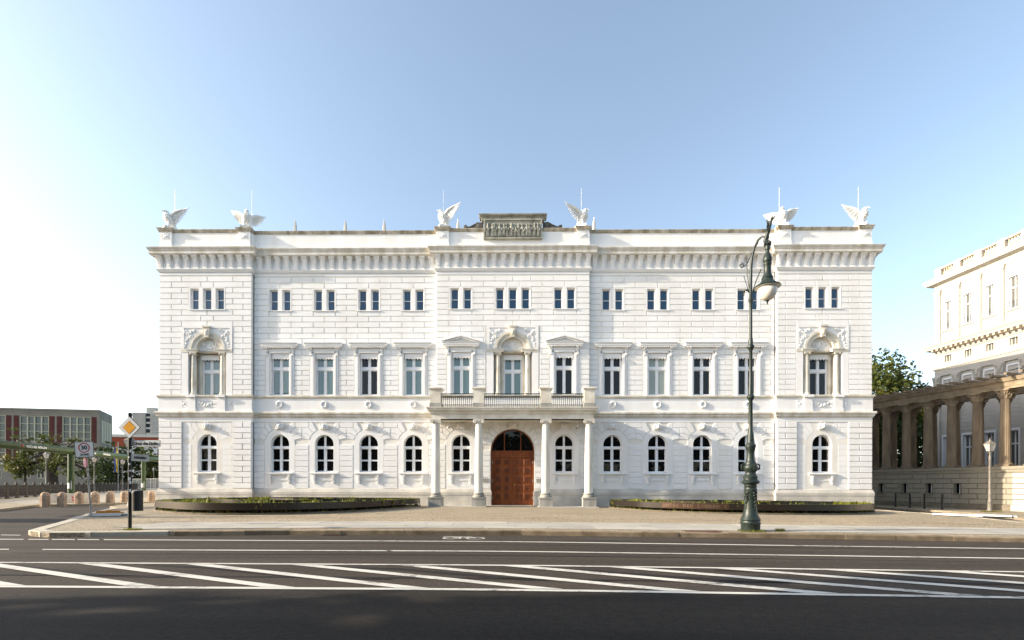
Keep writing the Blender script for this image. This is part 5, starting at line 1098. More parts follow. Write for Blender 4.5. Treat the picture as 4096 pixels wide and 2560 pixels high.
def concrete(x, y, rz, label, w_):
    t = thing('concrete_block', label, 'concrete block', (x, y, gz(x)), rz); ob('block', MB().block(-w_, w_, 0, .60, 0, 0, 0) if False else MB().box(-w_, w_, -.5, .5, -.1, .60), CON, t)
    for k in range(2): ob('stripe', MB().poly([(w_-.38, .18+k*.17), (w_-.26, .12+k*.17), (w_-.26, .22+k*.17), (w_-.38, .28+k*.17)], -.5, -.506), RED, t)
    r = random.Random(int(x*10)); g = MB()
    for k in range(3): cx, cz = r.uniform(-.6*w_, .1), r.uniform(.25, .45); g.tube([(cx+.08*sin(j*1.3+k), -.503, cz+.07*cos(j*2.1+k*2)) for j in range(8)], .008, 4)
    ob('graffiti', g, mat('red_spray', (.30, .06, .05), .8), t)
    return t
concrete(-28.0, -.1, R(4), 'concrete ballast block with red stripes and graffiti carrying the first green pipe support', .82)
concrete(-32.4, 11.6, R(4), 'concrete ballast block with red stripes carrying the second green pipe support', .95)
# ------------------------------------------------------------------ green overhead pipeline
GPIPE = mat('green_pipe_paint', (.040, .070, .022), .5, .2, 3., .1, 30, spec=.3, col2=(.026, .048, .016))
t = thing('overhead_pipeline', 'green overhead site water pipe on two round posts with white lettering', 'pipeline', (-28, 0, gz(-28)), world=True)
pa = [(-27.7, -12.0, 3.62), (-27.88, -4.4, 3.50), (-27.93, -.2, 3.42), (-30.3, 5.8, 3.49), (-32.6, 11.6, 3.58), (-34.6, 17, 3.72), (-38.5, 30, 3.9)]
ob('pipe', MB().tube(pa, .215, 16), GPIPE, t, 50)
for (x, y), h in (((-28.0, -.1), 3.3), ((-32.5, 11.6), 3.45)):
    lg = ob('pipe_post', MB().tube([(x, y, .7), (x, y, h)], .17, 16).lathe(x, y, [(.2, 1.55), (.2, 1.60)], 16).lathe(x, y, [(.26, .70), (.26, .74), (.17, .75)], 16).tube([(x-.5, y, h-.02), (x+.5, y, h-.02)], .07, 8), GPIPE, t, 40)
    ob('poster', MB().add([(x+.173*cos(R(a)), y+.173*sin(R(a)), z) for z in (1.05, 1.4) for a in (-140, -115, -90, -65)], [(0, 1, 5, 4), (1, 2, 6, 5), (2, 3, 7, 6)]), WHITE, lg)
    for k in range(9): ob('post_lettering', MB().add([(x+.174*cos(R(a)), y+.174*sin(R(a)), 1.0+k*.07+dz_) for dz_ in (0, .045) for a in (-52, -38)], [(0, 1, 3, 2)]), WHITE, lg)
for x, y, z, s_ in ((-27.66, -2.6, 3.46, 'FÜCHSE BERLIN'), (-27.66, -6.0, 3.53, 'FÜCHSE BERLIN'), (-28.55, 2.0, 3.45, 'FÜCHSE BERLIN'), (-29.4, 4.15, 3.47, 'FÜCHSE BERLIN'), (-31.1, 8.5, 3.53, 'FÜCHSE BERLIN')):
    i = 0 if y < -4.4 else (1 if y < -.2 else (2 if y < 5.8 else 3)); a, b_ = Vector(pa[i]), Vector(pa[i+1]); d = (b_-a).normalized(); tt = (y-a.y)/(b_.y-a.y); p = a.lerp(b_, tt); nrm = Vector((d.y, -d.x, 0)).normalized()
    nrm = nrm if nrm.x > 0 else -nrm; q = p+nrm*.222; put_text(s_, .17, WHITE, t, tuple(q), (R(90), 0, math.atan2(d.y, d.x)), 'pipe_lettering')['kind'] = 'stuff'
for x, y, z in ((-27.68, -3.6, 3.48), (-32.0, 10.6, 3.57)): ob('warning_light', MB().ball((x+.22, y-.05, z), .05, .05, .07, 8, 6), RED, t, 60)
# ------------------------------------------------------------------ canal railing
RAILC = mat('canal_railing_paint', (.075, .062, .048), .6, .2, 6., .2, 30)
RA = Vector((-37.9, 4.5)); RD = (Vector((-82.1, 79.1))-RA).normalized(); RN = Vector((RD.y, -RD.x))
rl = thing('canal_railing', 'long dark cast iron railing with knobbed posts along the canal', 'railing', (RA.x, RA.y, gz(RA.x)), world=True)
pmesh = MB().lathe(0, 0, [(.17, 0), (.17, .10), (.12, .14), (.10, .24), (.13, .30), (.11, .36), (.11, .95), (.14, .98), (.14, 1.04), (.09, 1.08), (.11, 1.14), (.08, 1.22), (.03, 1.27), (.05, 1.30), (.01, 1.34)], 10).mesh('railing_post', RAILC, 40)
lat = MB(); lat.tube([(0, 0, 1.0), (2.0, 0, 1.0)], .03, 6); lat.tube([(0, 0, .14), (2.0, 0, .14)], .03, 6); lat.tube([(0, 0, .56), (2.0, 0, .56)], .02, 6)
for k in range(1, 12): lat.box(k/6-.02, k/6+.02, -.02, .02, .14, 1.0)
for k in range(6): lat.tube([(.1+k*.33, 0, .78+0), (.25+k*.33, 0, .92), (.40+k*.33, 0, .78), (.25+k*.33, 0, .64), (.1+k*.33, 0, .78)], .018, 5)
lmesh = lat.mesh('railing_panel', RAILC, 0); ang = math.atan2(RD.y, RD.x)
for k in range(-4, 44):
    p = RA+RD*(k*2.0); o = link('railing_post', pmesh, rl, (p.x, p.y, gz(p.x))); q = link('railing_panel', lmesh, rl, (p.x, p.y, gz(p.x)+.02)); q.rotation_euler = (0, 0, ang)
    q['kind'] = 'stuff'
# ------------------------------------------------------------------ colonnade on a rusticated wall
ANG = math.atan2(-.9565, .2917); CO = Vector((32.1, .9))
BEIGE = mat('shaded_beige_plaster', (.29, .265, .21), .9, .06, 1.2, .2, 30); COLST = mat('brown_sandstone', (.25, .195, .13), .9, .15, 3., .4, 20, col2=(.15, .115, .08), streak=True)  # BEIGE is darker than the real plaster, so the wall's shade is painted in
SHST = mat('colonnade_entablature_stone', (.30, .24, .165), .9, .12, 2.5, .3, 20, col2=(.20, .155, .105))
cl = thing('colonnade', 'brown stone colonnade with fluted columns standing on a beige rusticated wall', 'colonnade', (CO.x, CO.y, 0), ANG)
XA, XB = -34., 6.
ob('base_wall', MB().box(XA, XB, .5, 4.2, -.8, 2.3), mat('wall_joint', (.20, .17, .13), .9), cl)
_x = sorted([XA, XB]+[x+d for x in (-8.35, -6.55, -4.85, -3.05, -10.2, -12.1, -14.) for d in (-.22, .22)]); _m = MB()
for i, (xa, xb) in enumerate(zip(_x, _x[1:])):
    for za, zb in ((-.8, .78), (.78, 1.48), (1.48, 2.3)):
        if not (i % 2 and za == .78): _m.quad((xa, .04, za), (xb, .04, za), (xb, .04, zb), (xa, .04, zb))
ob('joint_face', _m, mat('wall_joint', (.20, .17, .13), .9), cl)
ob('wall_plinth', MB().box(XA, XB, -.06, .1, -.8, .08), mat('dark_plinth', (.22, .19, .14), .9, .2, 2., .3, 20), cl)
ob('wall_cap', MB().sweep([(-.5, 2.18), (.0, 2.18), (.03, 2.24), (.05, 2.36), (.10, 2.42), (.12, 2.58), (-.5, 2.62)], [(XA, 0), (XB, 0)]), BEIGE, cl); ob('terrace', MB().box(XA, XB, .3, 4.2, 2.3, 2.615), SHST, cl)
hz = [(-6.95+k*2.02, .45) for k in range(4)]                           # cellar windows
holes_ = [(-10.55+1.86*k, -10.05+1.86*k) for k in range(-3, 5)]
hw_ = [(x-.22, x+.22) for x in (-8.35, -6.55, -4.85, -3.05, -10.2, -12.1, -14.)]
for i in range(6):
    za, zb = .08+i*.35, .08+(i+1)*.35; x = XA+(.5 if i % 2 else 0)
    while x < XB:
        l = 1.02; segs = [(x, min(x+l, XB))]
        if i in (2, 3, ) or (i == 4 and False):
            for a, b_ in hw_: segs = [q for p0, p1 in segs for q in ((p0, min(p1, a)), (max(p0, b_), p1)) if q[1]-q[0] > .06]
        for a, b_ in segs:
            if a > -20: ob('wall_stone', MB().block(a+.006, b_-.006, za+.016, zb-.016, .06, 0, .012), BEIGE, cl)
        x += l
for a, b_ in hw_:
    w_ = MB(); reveal(w_, a, b_, .78, 1.48, 0, .35); o = ob('cellar_window', w_, BEIGE, cl); ob('pane', MB().quad((a, .3, .78), (b_, .3, .78), (b_, .3, 1.48), (a, .3, 1.48)), GLASS, o); ob('sill', MB().box(a-.05, b_+.05, -.08, .3, .70, .78), mat('dark_plinth', (.22, .19, .14), .9), o)
    ob('window_bar', MB().box((a+b_)/2-.02, (a+b_)/2+.02, .24, .29, .78, 1.48), FRAME, o)
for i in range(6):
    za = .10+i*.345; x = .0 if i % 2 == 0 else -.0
    for xa, xb in (((0, 1.5), (1.5, 3.2), (3.2, XB)) if i % 2 else ((0, .9), (.9, 2.4), (2.4, 4), (4, XB))): ob('sunlit_pier_stone', MB().block(xa+.006, xb-.006, za+.014, za+.331, .02, -.08, .016), mat('cream_plaster', (.50, .47, .415), .88, .04, .8, .15, 30), cl)  # brighter plaster puts the sunlit end of the wall into the colour
ob('end_pier_plinth', MB().box(-.03, XB, -.15, .02, -.8, .10), GREYST, cl)
def corinth():
    mb = MB().lathe(0, 0, [(.30, .18), (.285, .5), (.28, 1.8), (.255, 3.6), (.235, 4.42)], 40, .07); return mb
shaft = corinth().mesh('column', COLST, 35)
basem = MB().box(-.40, .40, -.40, .40, -.02, .09).lathe(0, 0, [(.39, .09), (.40, .13), (.37, .16), (.32, .18), (.34, .21), (.33, .24), (.30, .26)], 24).mesh('column_base', COLST, 35)
cp = MB().lathe(0, 0, [(.24, 4.40), (.27, 4.43), (.25, 4.46), (.25, 4.7), (.30, 4.86), (.36, 4.93)], 20).box(-.38, .38, -.38, .38, 4.93, 5.02)
for ring, (z, rr, n) in enumerate(((4.48, .26, 8), (4.62, .27, 8))):
    for k in range(n): a = 2*PI*(k+.5*ring)/n; d = Vector((cos(a), sin(a), 0)); cp.tube([tuple(d*rr*.95+Vector((0, 0, z))), tuple(d*rr*1.08+Vector((0, 0, z+.14))), tuple(d*rr*1.38+Vector((0, 0, z+.19))), tuple(d*rr*1.40+Vector((0, 0, z+.13)))], [.06, .055, .04, .015], 6)
for k in range(4): a = PI/4+k*PI/2; d = Vector((cos(a), sin(a), 0)); cp.tube([tuple(d*.27+Vector((0, 0, 4.7))), tuple(d*.40+Vector((0, 0, 4.88))), tuple(d*.46+Vector((0, 0, 4.86))), tuple(d*.44+Vector((0, 0, 4.80)))], [.04, .045, .05, .02], 7)
capm = cp.mesh('capital', SHST, 45)
for row, (y0, ph) in enumerate(((.42, 0.), (3.3, .0))):
    for k in range(-16, 4):
        x = -.62+k*1.52
        o = link('column', shaft, cl, (x, y0, 2.62)); link('column_base', basem, o); link('capital', capm, o)
for y0 in (.42, 3.3):
    ob('entablature', MB().box(XA, XB, y0-.27, y0+.27, 7.64, 7.80).box(XA, XB, y0-.30, y0+.30, 7.80, 8.02).sweep([(-.5, 8.02), (.31, 8.02), (.34, 8.08), (.42, 8.12), (.46, 8.26), (.50, 8.36), (-.5, 8.38)], [(XA, y0), (XB, y0)]), SHST, cl)
TIMB = mat('pergola_timber', (.23, .18, .13), .9, .2, 5., .3, 20)
bmz = MB().box(-.08, .08, -.75, 4.5, 8.40, 8.56).mesh('roof_beam', TIMB)
for k in range(-44, 9): link('roof_beam', bmz, cl, (k*.76, 0, 0))
# ------------------------------------------------------------------ neighbouring palace
PA = math.atan2(-.9947, .1025)
NB = thing('neighbouring_palace', 'sunlit cream palace with pilasters and roof balustrade rising behind the colonnade', 'building', (37.79, 13.1, 0), PA)
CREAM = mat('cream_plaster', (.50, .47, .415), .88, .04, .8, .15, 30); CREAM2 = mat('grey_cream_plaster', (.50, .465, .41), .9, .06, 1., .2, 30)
W0, W1 = -.0, 22.
SP = 1.70
def hz_holes(z0, z1, hw): return [(.96+SP*k+.0-hw, .96+SP*k+hw, z0, z1) for k in range(12)]
hl = hz_holes(15.0, 17.45, .33)+hz_holes(12.15, 12.75, .28)+hz_holes(8.4, 10.6, .36)+hz_holes(2.6, 5.6, .36)
xs = sorted({W0, W1, *[h[i] for h in hl for i in (0, 1)]}); zs = sorted({-.5, 19., *[h[i] for h in hl for i in (2, 3)]})
up, lo_ = MB(), MB()
for za, zb in zip(zs, zs[1:]):
    for xa, xb in zip(xs, xs[1:]):
        c = ((xa+xb)/2, (za+zb)/2)
        if not any(h[0] < c[0] < h[1] and h[2] < c[1] < h[3] for h in hl): (up if za >= 11.5 or (za >= 10.6) else lo_).quad((xa, 0, za), (xb, 0, za), (xb, 0, zb), (xa, 0, zb))
ob('wall', up, CREAM, NB); ob('lower_wall', lo_, CREAM2, NB)
ob('far_side_wall', MB().box(W0-.0, W0+.3, .02, 18, -.5, 19), CREAM, NB); ob('roof', MB().box(W0, W1, .2, 18, 18.9, 19.1), CREAM2, NB)
for h in hl:
    f = MB(); reveal(f, h[0], h[1], h[2], h[3], 0, .28); tall = h[3]-h[2] > 1; rect_frame(f, h[0], h[1], h[2], h[3], .06, .16, .24); c = (h[0]+h[1])/2; f.box(c-.03, c+.03, .15, .23, h[2], h[3])
    if tall: zt = h[2]+(h[3]-h[2])*.66; f.box(h[0], h[1], .14, .23, zt-.05, zt+.05); f.box(h[0]-.12, h[0]-.003, -.05, .1, h[2]-.05, h[3]+.15); f.box(h[1]+.003, h[1]+.12, -.05, .1, h[2]-.05, h[3]+.15); f.box(h[0]-.003, h[1]+.003, -.05, .1, h[3]+.003, h[3]+.15)
    wd = ob('window', f, FRAME if tall else CREAM, NB)
    ob('pane', MB().quad((h[0]+.04, .21, h[2]+.04), (h[1]-.04, .21, h[2]+.04), (h[1]-.04, .21, h[3]-.04), (h[0]+.04, .21, h[3]-.04)), glassmat('palace_glass', (.11, .11, .09), .04) if 'palace_glass' not in MATS else MATS['palace_glass'], wd)
    if h[2] == 15.0: ob('window_sill', MB().box(h[0]-.22, h[1]+.22, -.10, .05, 14.85, 14.95), CREAM, wd); ob('window_railing', MB().box(h[0], h[1], -.04, -.02, 15.2, 15.22).box(h[0], h[1], -.04, -.02, 15.5, 15.52).box(c-.01, c+.01, -.04, -.02, 15.2, 15.5), IRON, wd)
for k in range(13):
    x = .11+SP*k; p = ob('pilaster', MB().box(x-.24, x+.24, -.13, 0, 13.95, 18.1), CREAM, NB); ob('pilaster_capital', MB().box(x-.25, x+.25, -.15, 0, 18.1, 18.2).poly([(x-.25, 18.2), (x+.25, 18.2), (x+.33, 18.62), (x-.33, 18.62)], 0, -.2), CREAM, p)
    p = ob('lower_pilaster', MB().box(x-.25, x+.25, -.16, 0, 2.0, 10.2), CREAM2, NB); lf = MB().poly([(x-.25, 10.2), (x+.25, 10.2), (x+.36, 11.0), (x-.36, 11.0)], 0, -.24); scrollwork(lf, x-.12, 10.6, .3, .6, -.25, k, 4); scrollwork(lf, x+.12, 10.6, .3, .6, -.25, k+1, 4, -1); ob('leaf_capital', lf, CREAM2, p, 40)
for z in [6.0+.33*i for i in range(14)]: ob('wall_groove', MB().box(W0, W1, -.025, .0, z, z+.27), CREAM2, NB)
P2_ = [(W0, 4), (W0, 0), (W1, 0)]
def pm_(nm, prof, m): ob(nm, MB().sweep(prof, P2_), m, NB)
pm_('upper_cornice', [(-.3, 18.62), (.05, 18.62), (.10, 18.85), (.15, 19.0), (.18, 19.05), (.60, 19.2), (.62, 19.35), (.72, 19.50), (.74, 19.62), (-.3, 19.7)], CREAM)
pm_('middle_cornice', [(-.3, 12.95), (.06, 12.95), (.12, 13.15), (.16, 13.2), (.60, 13.40), (.62, 13.55), (.72, 13.7), (.74, 13.78), (.1, 13.95), (-.3, 13.95)], CREAM)
pm_('lower_moulding', [(-.3, 11.45), (.1, 11.45), (.16, 11.6), (.22, 11.62), (.26, 11.85), (.2, 12.0), (-.3, 12.05)], CREAM); pm_('frieze', [(-.3, 11.0), (.12, 11.0), (.12, 11.45), (-.3, 11.45)], CREAM2)
for k in range(46): x = .05+k*.42; ob('cornice_bracket', MB().box(x-.09, x+.09, -.56, -.10, 13.22, 13.38), mat('warm_bracket', (.62, .50, .36), .9), NB)
pm_('balustrade_base', [(-.35, 19.65), (.06, 19.65), (.06, 19.86), (-.35, 19.86)], CREAM); pm_('balustrade_rail', [(-.35, 20.5), (.08, 20.5), (.10, 20.62), (-.35, 20.66)], CREAM)
bal = MB().lathe(0, 0, [(.075, 19.86), (.075, 19.90), (.05, 19.94), (.085, 20.08), (.075, 20.16), (.04, 20.3), (.05, 20.4), (.075, 20.46), (.075, 20.5)], 8).mesh('baluster', mat('warm_baluster', (.70, .55, .38), .9), 50)
for k in range(13):
    x = .11+SP*k; ob('balustrade_pier', MB().box(x-.27, x+.27, -.10, .3, 19.85, 20.68), CREAM, NB)
    for j in range(5): link('baluster', bal, NB, (x+.45+j*.2, .12, 0))
# ------------------------------------------------------------------ iron posts by the side street
ip0 = thing('iron_post', 'x', 'post', (0, 0, 0), 0, 'dark iron posts along the side pavement'); ob('post_shaft', MB().lathe(0, 0, [(.075, -.1), (.075, .1), (.05, .14), (.045, .8), (.06, .83), (.045, .86), (.045, .92), (.06, .96), (.04, 1.0), (.01, 1.02)], 12), BLACKP, ip0, 35); ob('post_collar', MB().lathe(0, 0, [(.06, .55), (.065, .58), (.06, .61)], 12), BLACKP, ip0, 40)
for i, (x, y, lab) in enumerate(((28.3, 5.6, 'dark iron post at the building end of the row along the side pavement'), (28.05, 4.0, 'second dark iron post from the building end of the row'), (27.9, 2.6, 'middle dark iron post of the row of five below the colonnade wall'), (28.0, 1.35, 'fourth dark iron post of the row, beside a cellar window'), (27.6, 6.9, 'dark iron post half hidden beside the white building corner'))):
    o = ip0 if i == 0 else dup(ip0, (0, 0, 0)); o.location = (x, y, gz(x)); o['label'] = lab
# ------------------------------------------------------------------ trees
def leaf_cloud(mb, blobs, n, size, r):
    tot = sum(b[3]*b[4]*b[5] for b in blobs)
    for bx, by, bz, rx, ry, rz in blobs:
        k = int(n*rx*ry*rz/tot)
        sub = [(r.gauss(0, .55), r.gauss(0, .55), r.gauss(0, .55)) for _ in range(max(4, k//45))]
        for i in range(k):
            c = sub[r.randrange(len(sub))]; d = Vector((c[0]+r.gauss(0, .17), c[1]+r.gauss(0, .17), c[2]+r.gauss(0, .15)))
            if d.length > 1.15: continue
            p = Vector((bx+d.x*rx, by+d.y*ry, bz+d.z*rz)); s = size*r.uniform(.6, 1.3)
            u = Vector((r.gauss(0, 1), r.gauss(0, 1), r.gauss(0, .6))).normalized(); v = u.cross(Vector((r.gauss(0, 1), r.gauss(0, 1), r.gauss(0, 1)))).normalized()
            mb.add([tuple(p-u*s), tuple(p-v*s*.55), tuple(p+u*s), tuple(p+v*s*.55)], [(0, 1, 2, 3)])
def tree(name, label, base, h, tr, blobs, n, size, m, seed, group=None, lean=(0, 0)):
    r = random.Random(seed); bz = gz(base[0]); t = thing(name, label, 'tree', (base[0], base[1], bz), 0, group); tk = MB()
    top = Vector((lean[0], lean[1], h*.55)); tk.tube([(0, 0, -.2), (lean[0]*.3, lean[1]*.3, h*.2), tuple(top)], [tr*1.25, tr, tr*.7], 9)
    for b_ in blobs:
        e = Vector(b_[:3]); mid = top.lerp(e, .5)+Vector((r.uniform(-.3, .3), r.uniform(-.3, .3), r.uniform(0, .4))); st = Vector((lean[0]*.6, lean[1]*.6, h*r.uniform(.25, .5)))
        tk.tube([tuple(st), tuple(mid), tuple(e)], [tr*.5, tr*.3, tr*.1], 6)
        for k in range(4): q = e+Vector((r.uniform(-.7, .7)*b_[3], r.uniform(-.7, .7)*b_[4], r.uniform(-.6, .6)*b_[5])); tk.tube([tuple(mid), tuple(mid.lerp(q, .6)+Vector((0, 0, .1))), tuple(q)], [tr*.2, tr*.12, tr*.03], 5)
    ob('trunk', tk, BARK, t, 60); lv = MB(); leaf_cloud(lv, blobs, n, size, r); link('crown', lv.mesh('crown', m, 0, False), t); return t
tree('broad_tree', 'tall leafy tree rising between the white building and the neighbouring palace', (43.5, 27), 17, .4, [(-.8, 0, 13.0, 4.0, 4, 4.2), (3.8, 0, 10.2, 4.2, 4, 3.6), (-1.5, 0, 8.4, 4.5, 4, 4.0), (7.8, 0, 9.0, 3.0, 3.2, 2.6), (1, 0, 14.6, 2.4, 2.4, 2.2)], 15000, .24, LEAF, 31)
tree('broad_tree', 'dark tree filling the gaps behind the first colonnade columns', (42, 20.5), 10, .35, [(-2, 0, 5.5, 4, 3, 4.2), (2, 1, 5.0, 3.4, 3, 4.), (-1, 0, 2.5, 4.4, 3, 2.6), (-5, 3, 5, 3.4, 3, 4.5)], 9000, .26, LEAFD, 32)
tree('broad_tree', 'bright crowned tree seen just over the colonnade beams', (39.5, 24), 12, .3, [(0, 0, 9.6, 3.4, 3, 2.6), (4.5, 0, 8.6, 3.0, 3, 2.2), (-3, 1, 8.2, 3, 3, 2.8)], 7000, .24, LEAFY, 33)
# trees by the canal, on the far side of the railing
tree('canal_tree', 'old spreading tree with bare dark limbs on the far canal bank', (-58.5, 30), 8.5, .55, [(-2, 0, 4.6, 3.2, 2.5, 1.8), (2.6, 0, 3.6, 2.6, 2.5, 1.6), (-5, 0, 3.0, 2.4, 2, 1.6), (.5, 0, 6.4, 2.2, 2, 1.5), (-4.5, 0, 6.6, 1.6, 1.6, 1.4), (4.6, 0, 2.6, 2, 2, 1.2), (3.6, 0, 6., 1.4, 1.5, 1.2)], 2900, .20, LEAF, 41)
tree('canal_tree', 'young yellow leaved tree beside the nearest canal lantern post', (-62, 30), 6, .15, [(0, 0, 3.6, 2.2, 2, 1.6), (.5, 0, 5., 1.4, 1.3, 1.2), (-1.6, 0, 2.4, 1.4, 1.4, 1.)], 1200, .19, LEAFY, 42)
tree('canal_tree', 'thin young tree in front of the long office block windows', (-72, 33), 6, .14, [(0, 0, 3.6, 2.0, 2, 1.3), (.8, 0, 4.8, 1.2, 1.2, 1.1), (-1.2, 0, 2.6, 1.4, 1.4, 1.)], 650, .19, LEAF, 43)
tree('canal_tree', 'small tree at the near end of the long office block', (-79, 34), 5.5, .14, [(0, 0, 3.0, 2.2, 2, 1.3), (-.6, 0, 4.4, 1.6, 1.4, 1.1)], 800, .19, LEAF, 44)
for i, (x, y, h, m_, lab) in enumerate(((-84, 70, 11, LEAFD, 'dense dark tree beside the end wall of the office block'), (-79, 76, 12, LEAF, 'dense green tree below the red striped building'), (-76, 82, 10, LEAFD, 'dense dark tree behind the hanging flag'), (-86, 90, 12, LEAF, 'dense tree behind the far lantern posts'), (-71, 78, 11.5, LEAFD, 'dense dark tree hard against the white building corner'))):
    tree('bank_tree', lab, (x, y), h, .35, [(0, 0, h*.45, 4.6, 4, h*.40), (2.5, 0, h*.62, 3.2, 3, h*.30), (-3, 0, h*.35, 3.6, 3, h*.3), (1, 0, h*.2, 5, 3, h*.18)], 3600, .36, m_, 50+i, 'trees on the canal bank')
# street trees across the road, seen in the window reflections
st0 = tree('street_tree', 'linden tree standing across the road from the white building, mirrored in its windows', (-15, -66), 13, .35, [(0, 0, 8.5, 4.5, 4.5, 4.5), (3, 1, 7, 3.5, 3.5, 3.2), (-3, -1, 7, 3.5, 3.5, 3.2), (0, 0, 4.5, 4.2, 4, 2.6), (0, 0, 11.5, 2.8, 2.8, 2.2)], 5200, .55, LEAFD, 60, 'linden trees across the road')
for x, y, sc in ((-4.5, -68, .9), (5, -65, 1.25), (14, -67, 1.3), (23.5, -66, 1.35), (32, -68, 1.3), (41, -66, 1.35), (50, -67, 1.4), (-25, -67, .85), (60, -67, 1.4), (-37, -67, .9), (-48, -66, .9), (-16.5, -33.0, .95), (-22, -33.6, .9), (-28, -33.4, 1.), (-34, -34.4, 1.), (-41, -34.6, 1.), (-48, -35.6, 1.05), (-20, -36.5, 1.), (-30, -37, 1.), (-12, -37.5, .9), (-40, -38, 1.)): dup(st0, (x, y, gz(x)), x*.7, None, None, (1.15 if y > -40 else 1, 1.15 if y > -40 else 1, sc))
# ------------------------------------------------------------------ buildings beyond the canal
quay = mat('quay_stone', (.11, .095, .08), .9, .2, 2., .4, 10); 
ob('quay_wall', MB().slab([(-150, 62), (-88, 92), (-89, 94), (-151, 64)], .2, 3.1), quay, label='dark stone quay wall on the far bank below the office block', cat='wall')
OA = math.atan2(.17, 1); OB_ = thing('office_block', 'long stone faced office block with brick red panels and tall gridded windows', 'building', (-96.2, 80, 0), OA)
STONE = mat('office_stone', (.27, .245, .20), .9, .08, .5, .1, 10); REDP = mat('red_brick_panel', (.115, .035, .030), .9, .15, 1., .3, 8); CRF = mat('cream_window_frame', (.52, .49, .36), .7, .05, 3.)
oh = []
for b_ in range(8):
    x1 = -1.75-b_*8.55; oh += [(x1-5.8, x1, 10.8, 16.8), (x1-5.8, x1, 6.0, 9.7), (x1-2.4, x1-.8, 2.6, 4.6), (x1-5.2, x1-3.6, 2.6, 4.6)]
xs = sorted({-75., 0., *[h[i] for h in oh for i in (0, 1)]}); zs = sorted({-.5, 18.4, *[h[i] for h in oh for i in (2, 3)]}); wl = MB()
for za, zb in zip(zs, zs[1:]):
    for xa, xb in zip(xs, xs[1:]):
        c = ((xa+xb)/2, (za+zb)/2)
        if not any(h[0] < c[0] < h[1] and h[2] < c[1] < h[3] for h in oh): wl.quad((xa, 0, za), (xb, 0, za), (xb, 0, zb), (xa, 0, zb))
ob('wall', wl, STONE, OB_); ob('roof', MB().slab([(-75, .1), (-.1, .1), (-3.3, 9.8), (-75, 9.8)], 18.2, 18.5), STONE, OB_)
ob('roof_edge', MB().box(-75, .1, -.15, .3, 18.1, 18.45).box(-75, .05, -.06, .2, 17.55, 17.65), STONE, OB_)
ob('end_wall', MB().add([(0, 0, -.5), (-3.2, 9.8, -.5), (-3.2, 9.8, 18.4), (0, 0, 18.4)], [(0, 1, 2, 3)]), STONE, OB_); ob('rear_mass', MB().box(-74, -4, .5, 9.5, -.5, 18.3), STONE, OB_)
for k in range(4):
    for z0, z1 in ((11, 16.3), (6, 9.7)):
        a, b_ = .15+k*.2, .30+k*.2; ob('end_window', MB().add([(-3.2*a+.03, 9.8*a+.01, z0), (-3.2*b_+.03, 9.8*b_+.01, z0), (-3.2*b_+.03, 9.8*b_+.01, z1), (-3.2*a+.03, 9.8*a+.01, z1)], [(0, 1, 2, 3)]), CRF, OB_)
for h in oh:
    f = MB(); tall = h[3]-h[2]; rect_frame(f, h[0], h[1], h[2], h[3], .16, .05, .3); reveal(f, h[0], h[1], h[2], h[3], 0, .35); cs_ = (1.5, 2.9, 4.3) if tall > 3 else (.8,)
    for c in cs_: f.box(h[0]+c-.13, h[0]+c+.13, .05, .28, h[2], h[3])
    for z in ([h[2]+.9, h[2]+2.5, h[2]+4.2] if tall > 5 else ([h[2]+.8, h[2]+2.4] if tall > 3 else [])): f.box(h[0], h[1], .08, .28, z-.06, z+.06)
    wd = ob('window', f, CRF, OB_); cc = [0]+list(cs_)+[h[1]-h[0]]
    for a, b_ in zip(cc, cc[1:]): ob('pane', MB().quad((h[0]+a, .25, h[2]), (h[0]+b_, .25, h[2]), (h[0]+b_, .25, h[3]), (h[0]+a, .25, h[3])), FARGL, wd)
for b_ in range(8):
    x1 = -1.75-b_*8.55
    for xa, xb in ((x1+.1, x1+1.15), (x1-5.9-1.05, x1-5.9)):
        ob('brick_panel', MB().box(xa, xb, -.04, .0, 10.8, 16.8), REDP, OB_); ob('brick_panel', MB().box(xa, xb, -.04, 0, 6.0, 9.7), REDP, OB_)
TW = thing('tower_block', 'grey concrete apartment tower with bands of balconies on the skyline', 'building', (-200.9, 219.6, 0), R(8)); CONC = mat('tower_concrete', (.40, .38, .34), .9, .06, .2); CONC2 = mat('tower_pale', (.52, .50, .45), .9, .04, .2)
ob('blind_wall', MB().box(0, 6.2, 0, 14, 0, 38.8), CONC, TW); ob('window_bay', MB().box(8.5, 16.8, .0, 14, 0, 38.4), CONC, TW); ob('balcony_core', MB().box(6.2, 8.5, .8, 13, 0, 38.4), mat('tower_dark', (.035, .04, .06), .6), TW); ob('roof_hut', MB().box(5, 9.5, 3, 9, 38.5, 42), CONC2, TW); ob('antenna', MB().tube([(8, 5, 41.9), (8, 5, 46)], .12, 5), GALV, TW)
for k in range(12):
    z = 4.4+k*2.85; w_ = ob('window_band', MB().box(9.2, 16.2, -.08, .1, z+.7, z+2.0), CONC2, TW)
    for j in range(4): ob('pane', MB().quad((9.4+j*1.7, -.1, z+.9), (10.9+j*1.7, -.1, z+.9), (10.9+j*1.7, -.1, z+1.8), (9.4+j*1.7, -.1, z+1.8)), mat('tower_glass', (.30, .33, .35) if False else (.34, .36, .36), .3), w_)
    ob('balcony', MB().box(6.3, 8.4, .2, .85, z+.2, z+1.15), CONC2, TW)
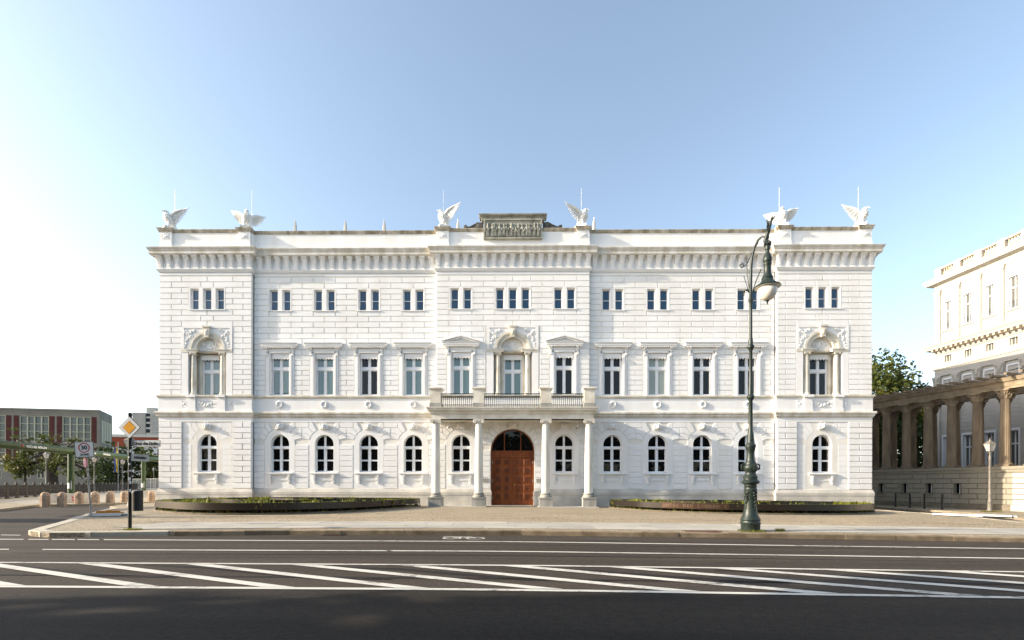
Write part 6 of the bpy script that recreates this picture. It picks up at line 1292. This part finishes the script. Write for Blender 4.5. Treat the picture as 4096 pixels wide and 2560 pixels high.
WB = thing('striped_building', 'white low building with an orange red stripe under its flat roof', 'building', (-135.5, 124, 0), R(6)); ob('wall', MB().box(-18, 36, 0, 10, 0, 13.4), mat('white_far_wall', (.62, .62, .62), .9, .04, .3), WB); ob('stripe', MB().box(-18.05, 20, -.08, .1, 13.5, 16.6), mat('orange_stripe', (.36, .075, .035), .8), WB); ob('roof', MB().box(-18.3, 20.3, -.4, 10.2, 16.6, 17.5), CONC2, WB); ob('roof', MB().box(20.3, 36, -.1, 10, 13.4, 14.), CONC2, WB); ob('upper_wall', MB().box(-18, 20, .02, 10, 13.4, 16.6), CONC2, WB)
for k in range(9): x = -16+k*5.5; wn = ob('window', MB().box(x, x+2.6, -.06, .05, 7.6, 10.2), FRAME, WB); ob('pane', MB().quad((x+.15, -.07, 7.75), (x+2.45, -.07, 7.75), (x+2.45, -.07, 10.05), (x+.15, -.07, 10.05)), FARGL, wn)
# flag on a pole by the canal, site fence
fl = thing('hanging_flag', 'blue and yellow flag hanging on a pole beside a canal lantern post', 'flag', (-52.6, 32.6, gz(-52))); ob('flag_pole', MB().tube([(.32, 0, 0), (.32, 0, 6.6)], .04, 8), GALV, fl); fb = MB(); fy = MB()
for mb_, xa, xb in ((fb, -.22, .02), (fy, .02, .24)):
    for k in range(6): z0, z1 = 2.6+k*.55, 3.15+k*.55; mb_.quad((xa, .05*sin(k*1.7), z0), (xb, .05*cos(k*1.1), z0), (xb, .05*cos((k+1)*1.1), z1), (xa, .05*sin((k+1)*1.7), z1))
ob('blue_half', fy, mat('flag_yellow', (.55, .40, .03), .8), fl); fl.children[-1].name = 'yellow_half'; ob('blue_half', fb, mat('flag_blue', (.04, .07, .28), .8), fl)
sf = thing('site_fence', 'grey mesh site fence on the far canal bank', 'fence', (-62, 52, gz(-62)), R(-35)); 
for k in range(7): ob('fence_post', MB().box(k*2.2-11, k*2.2-10.93, -.03, .03, 0, 2.1), GALV, sf)
for k in range(6):
    m_ = MB()
    for j in range(1, 14): m_.box(k*2.2-11+j*.157, k*2.2-10.985+j*.157, -.01, .01, .2, 2.0)
    m_.box(k*2.2-10.93, k*2.2-8.8, -.015, .015, 1.95, 2.0); m_.box(k*2.2-10.93, k*2.2-8.8, -.015, .015, .2, .25); o = ob('fence_panel', m_, GALV, sf, kind='stuff')
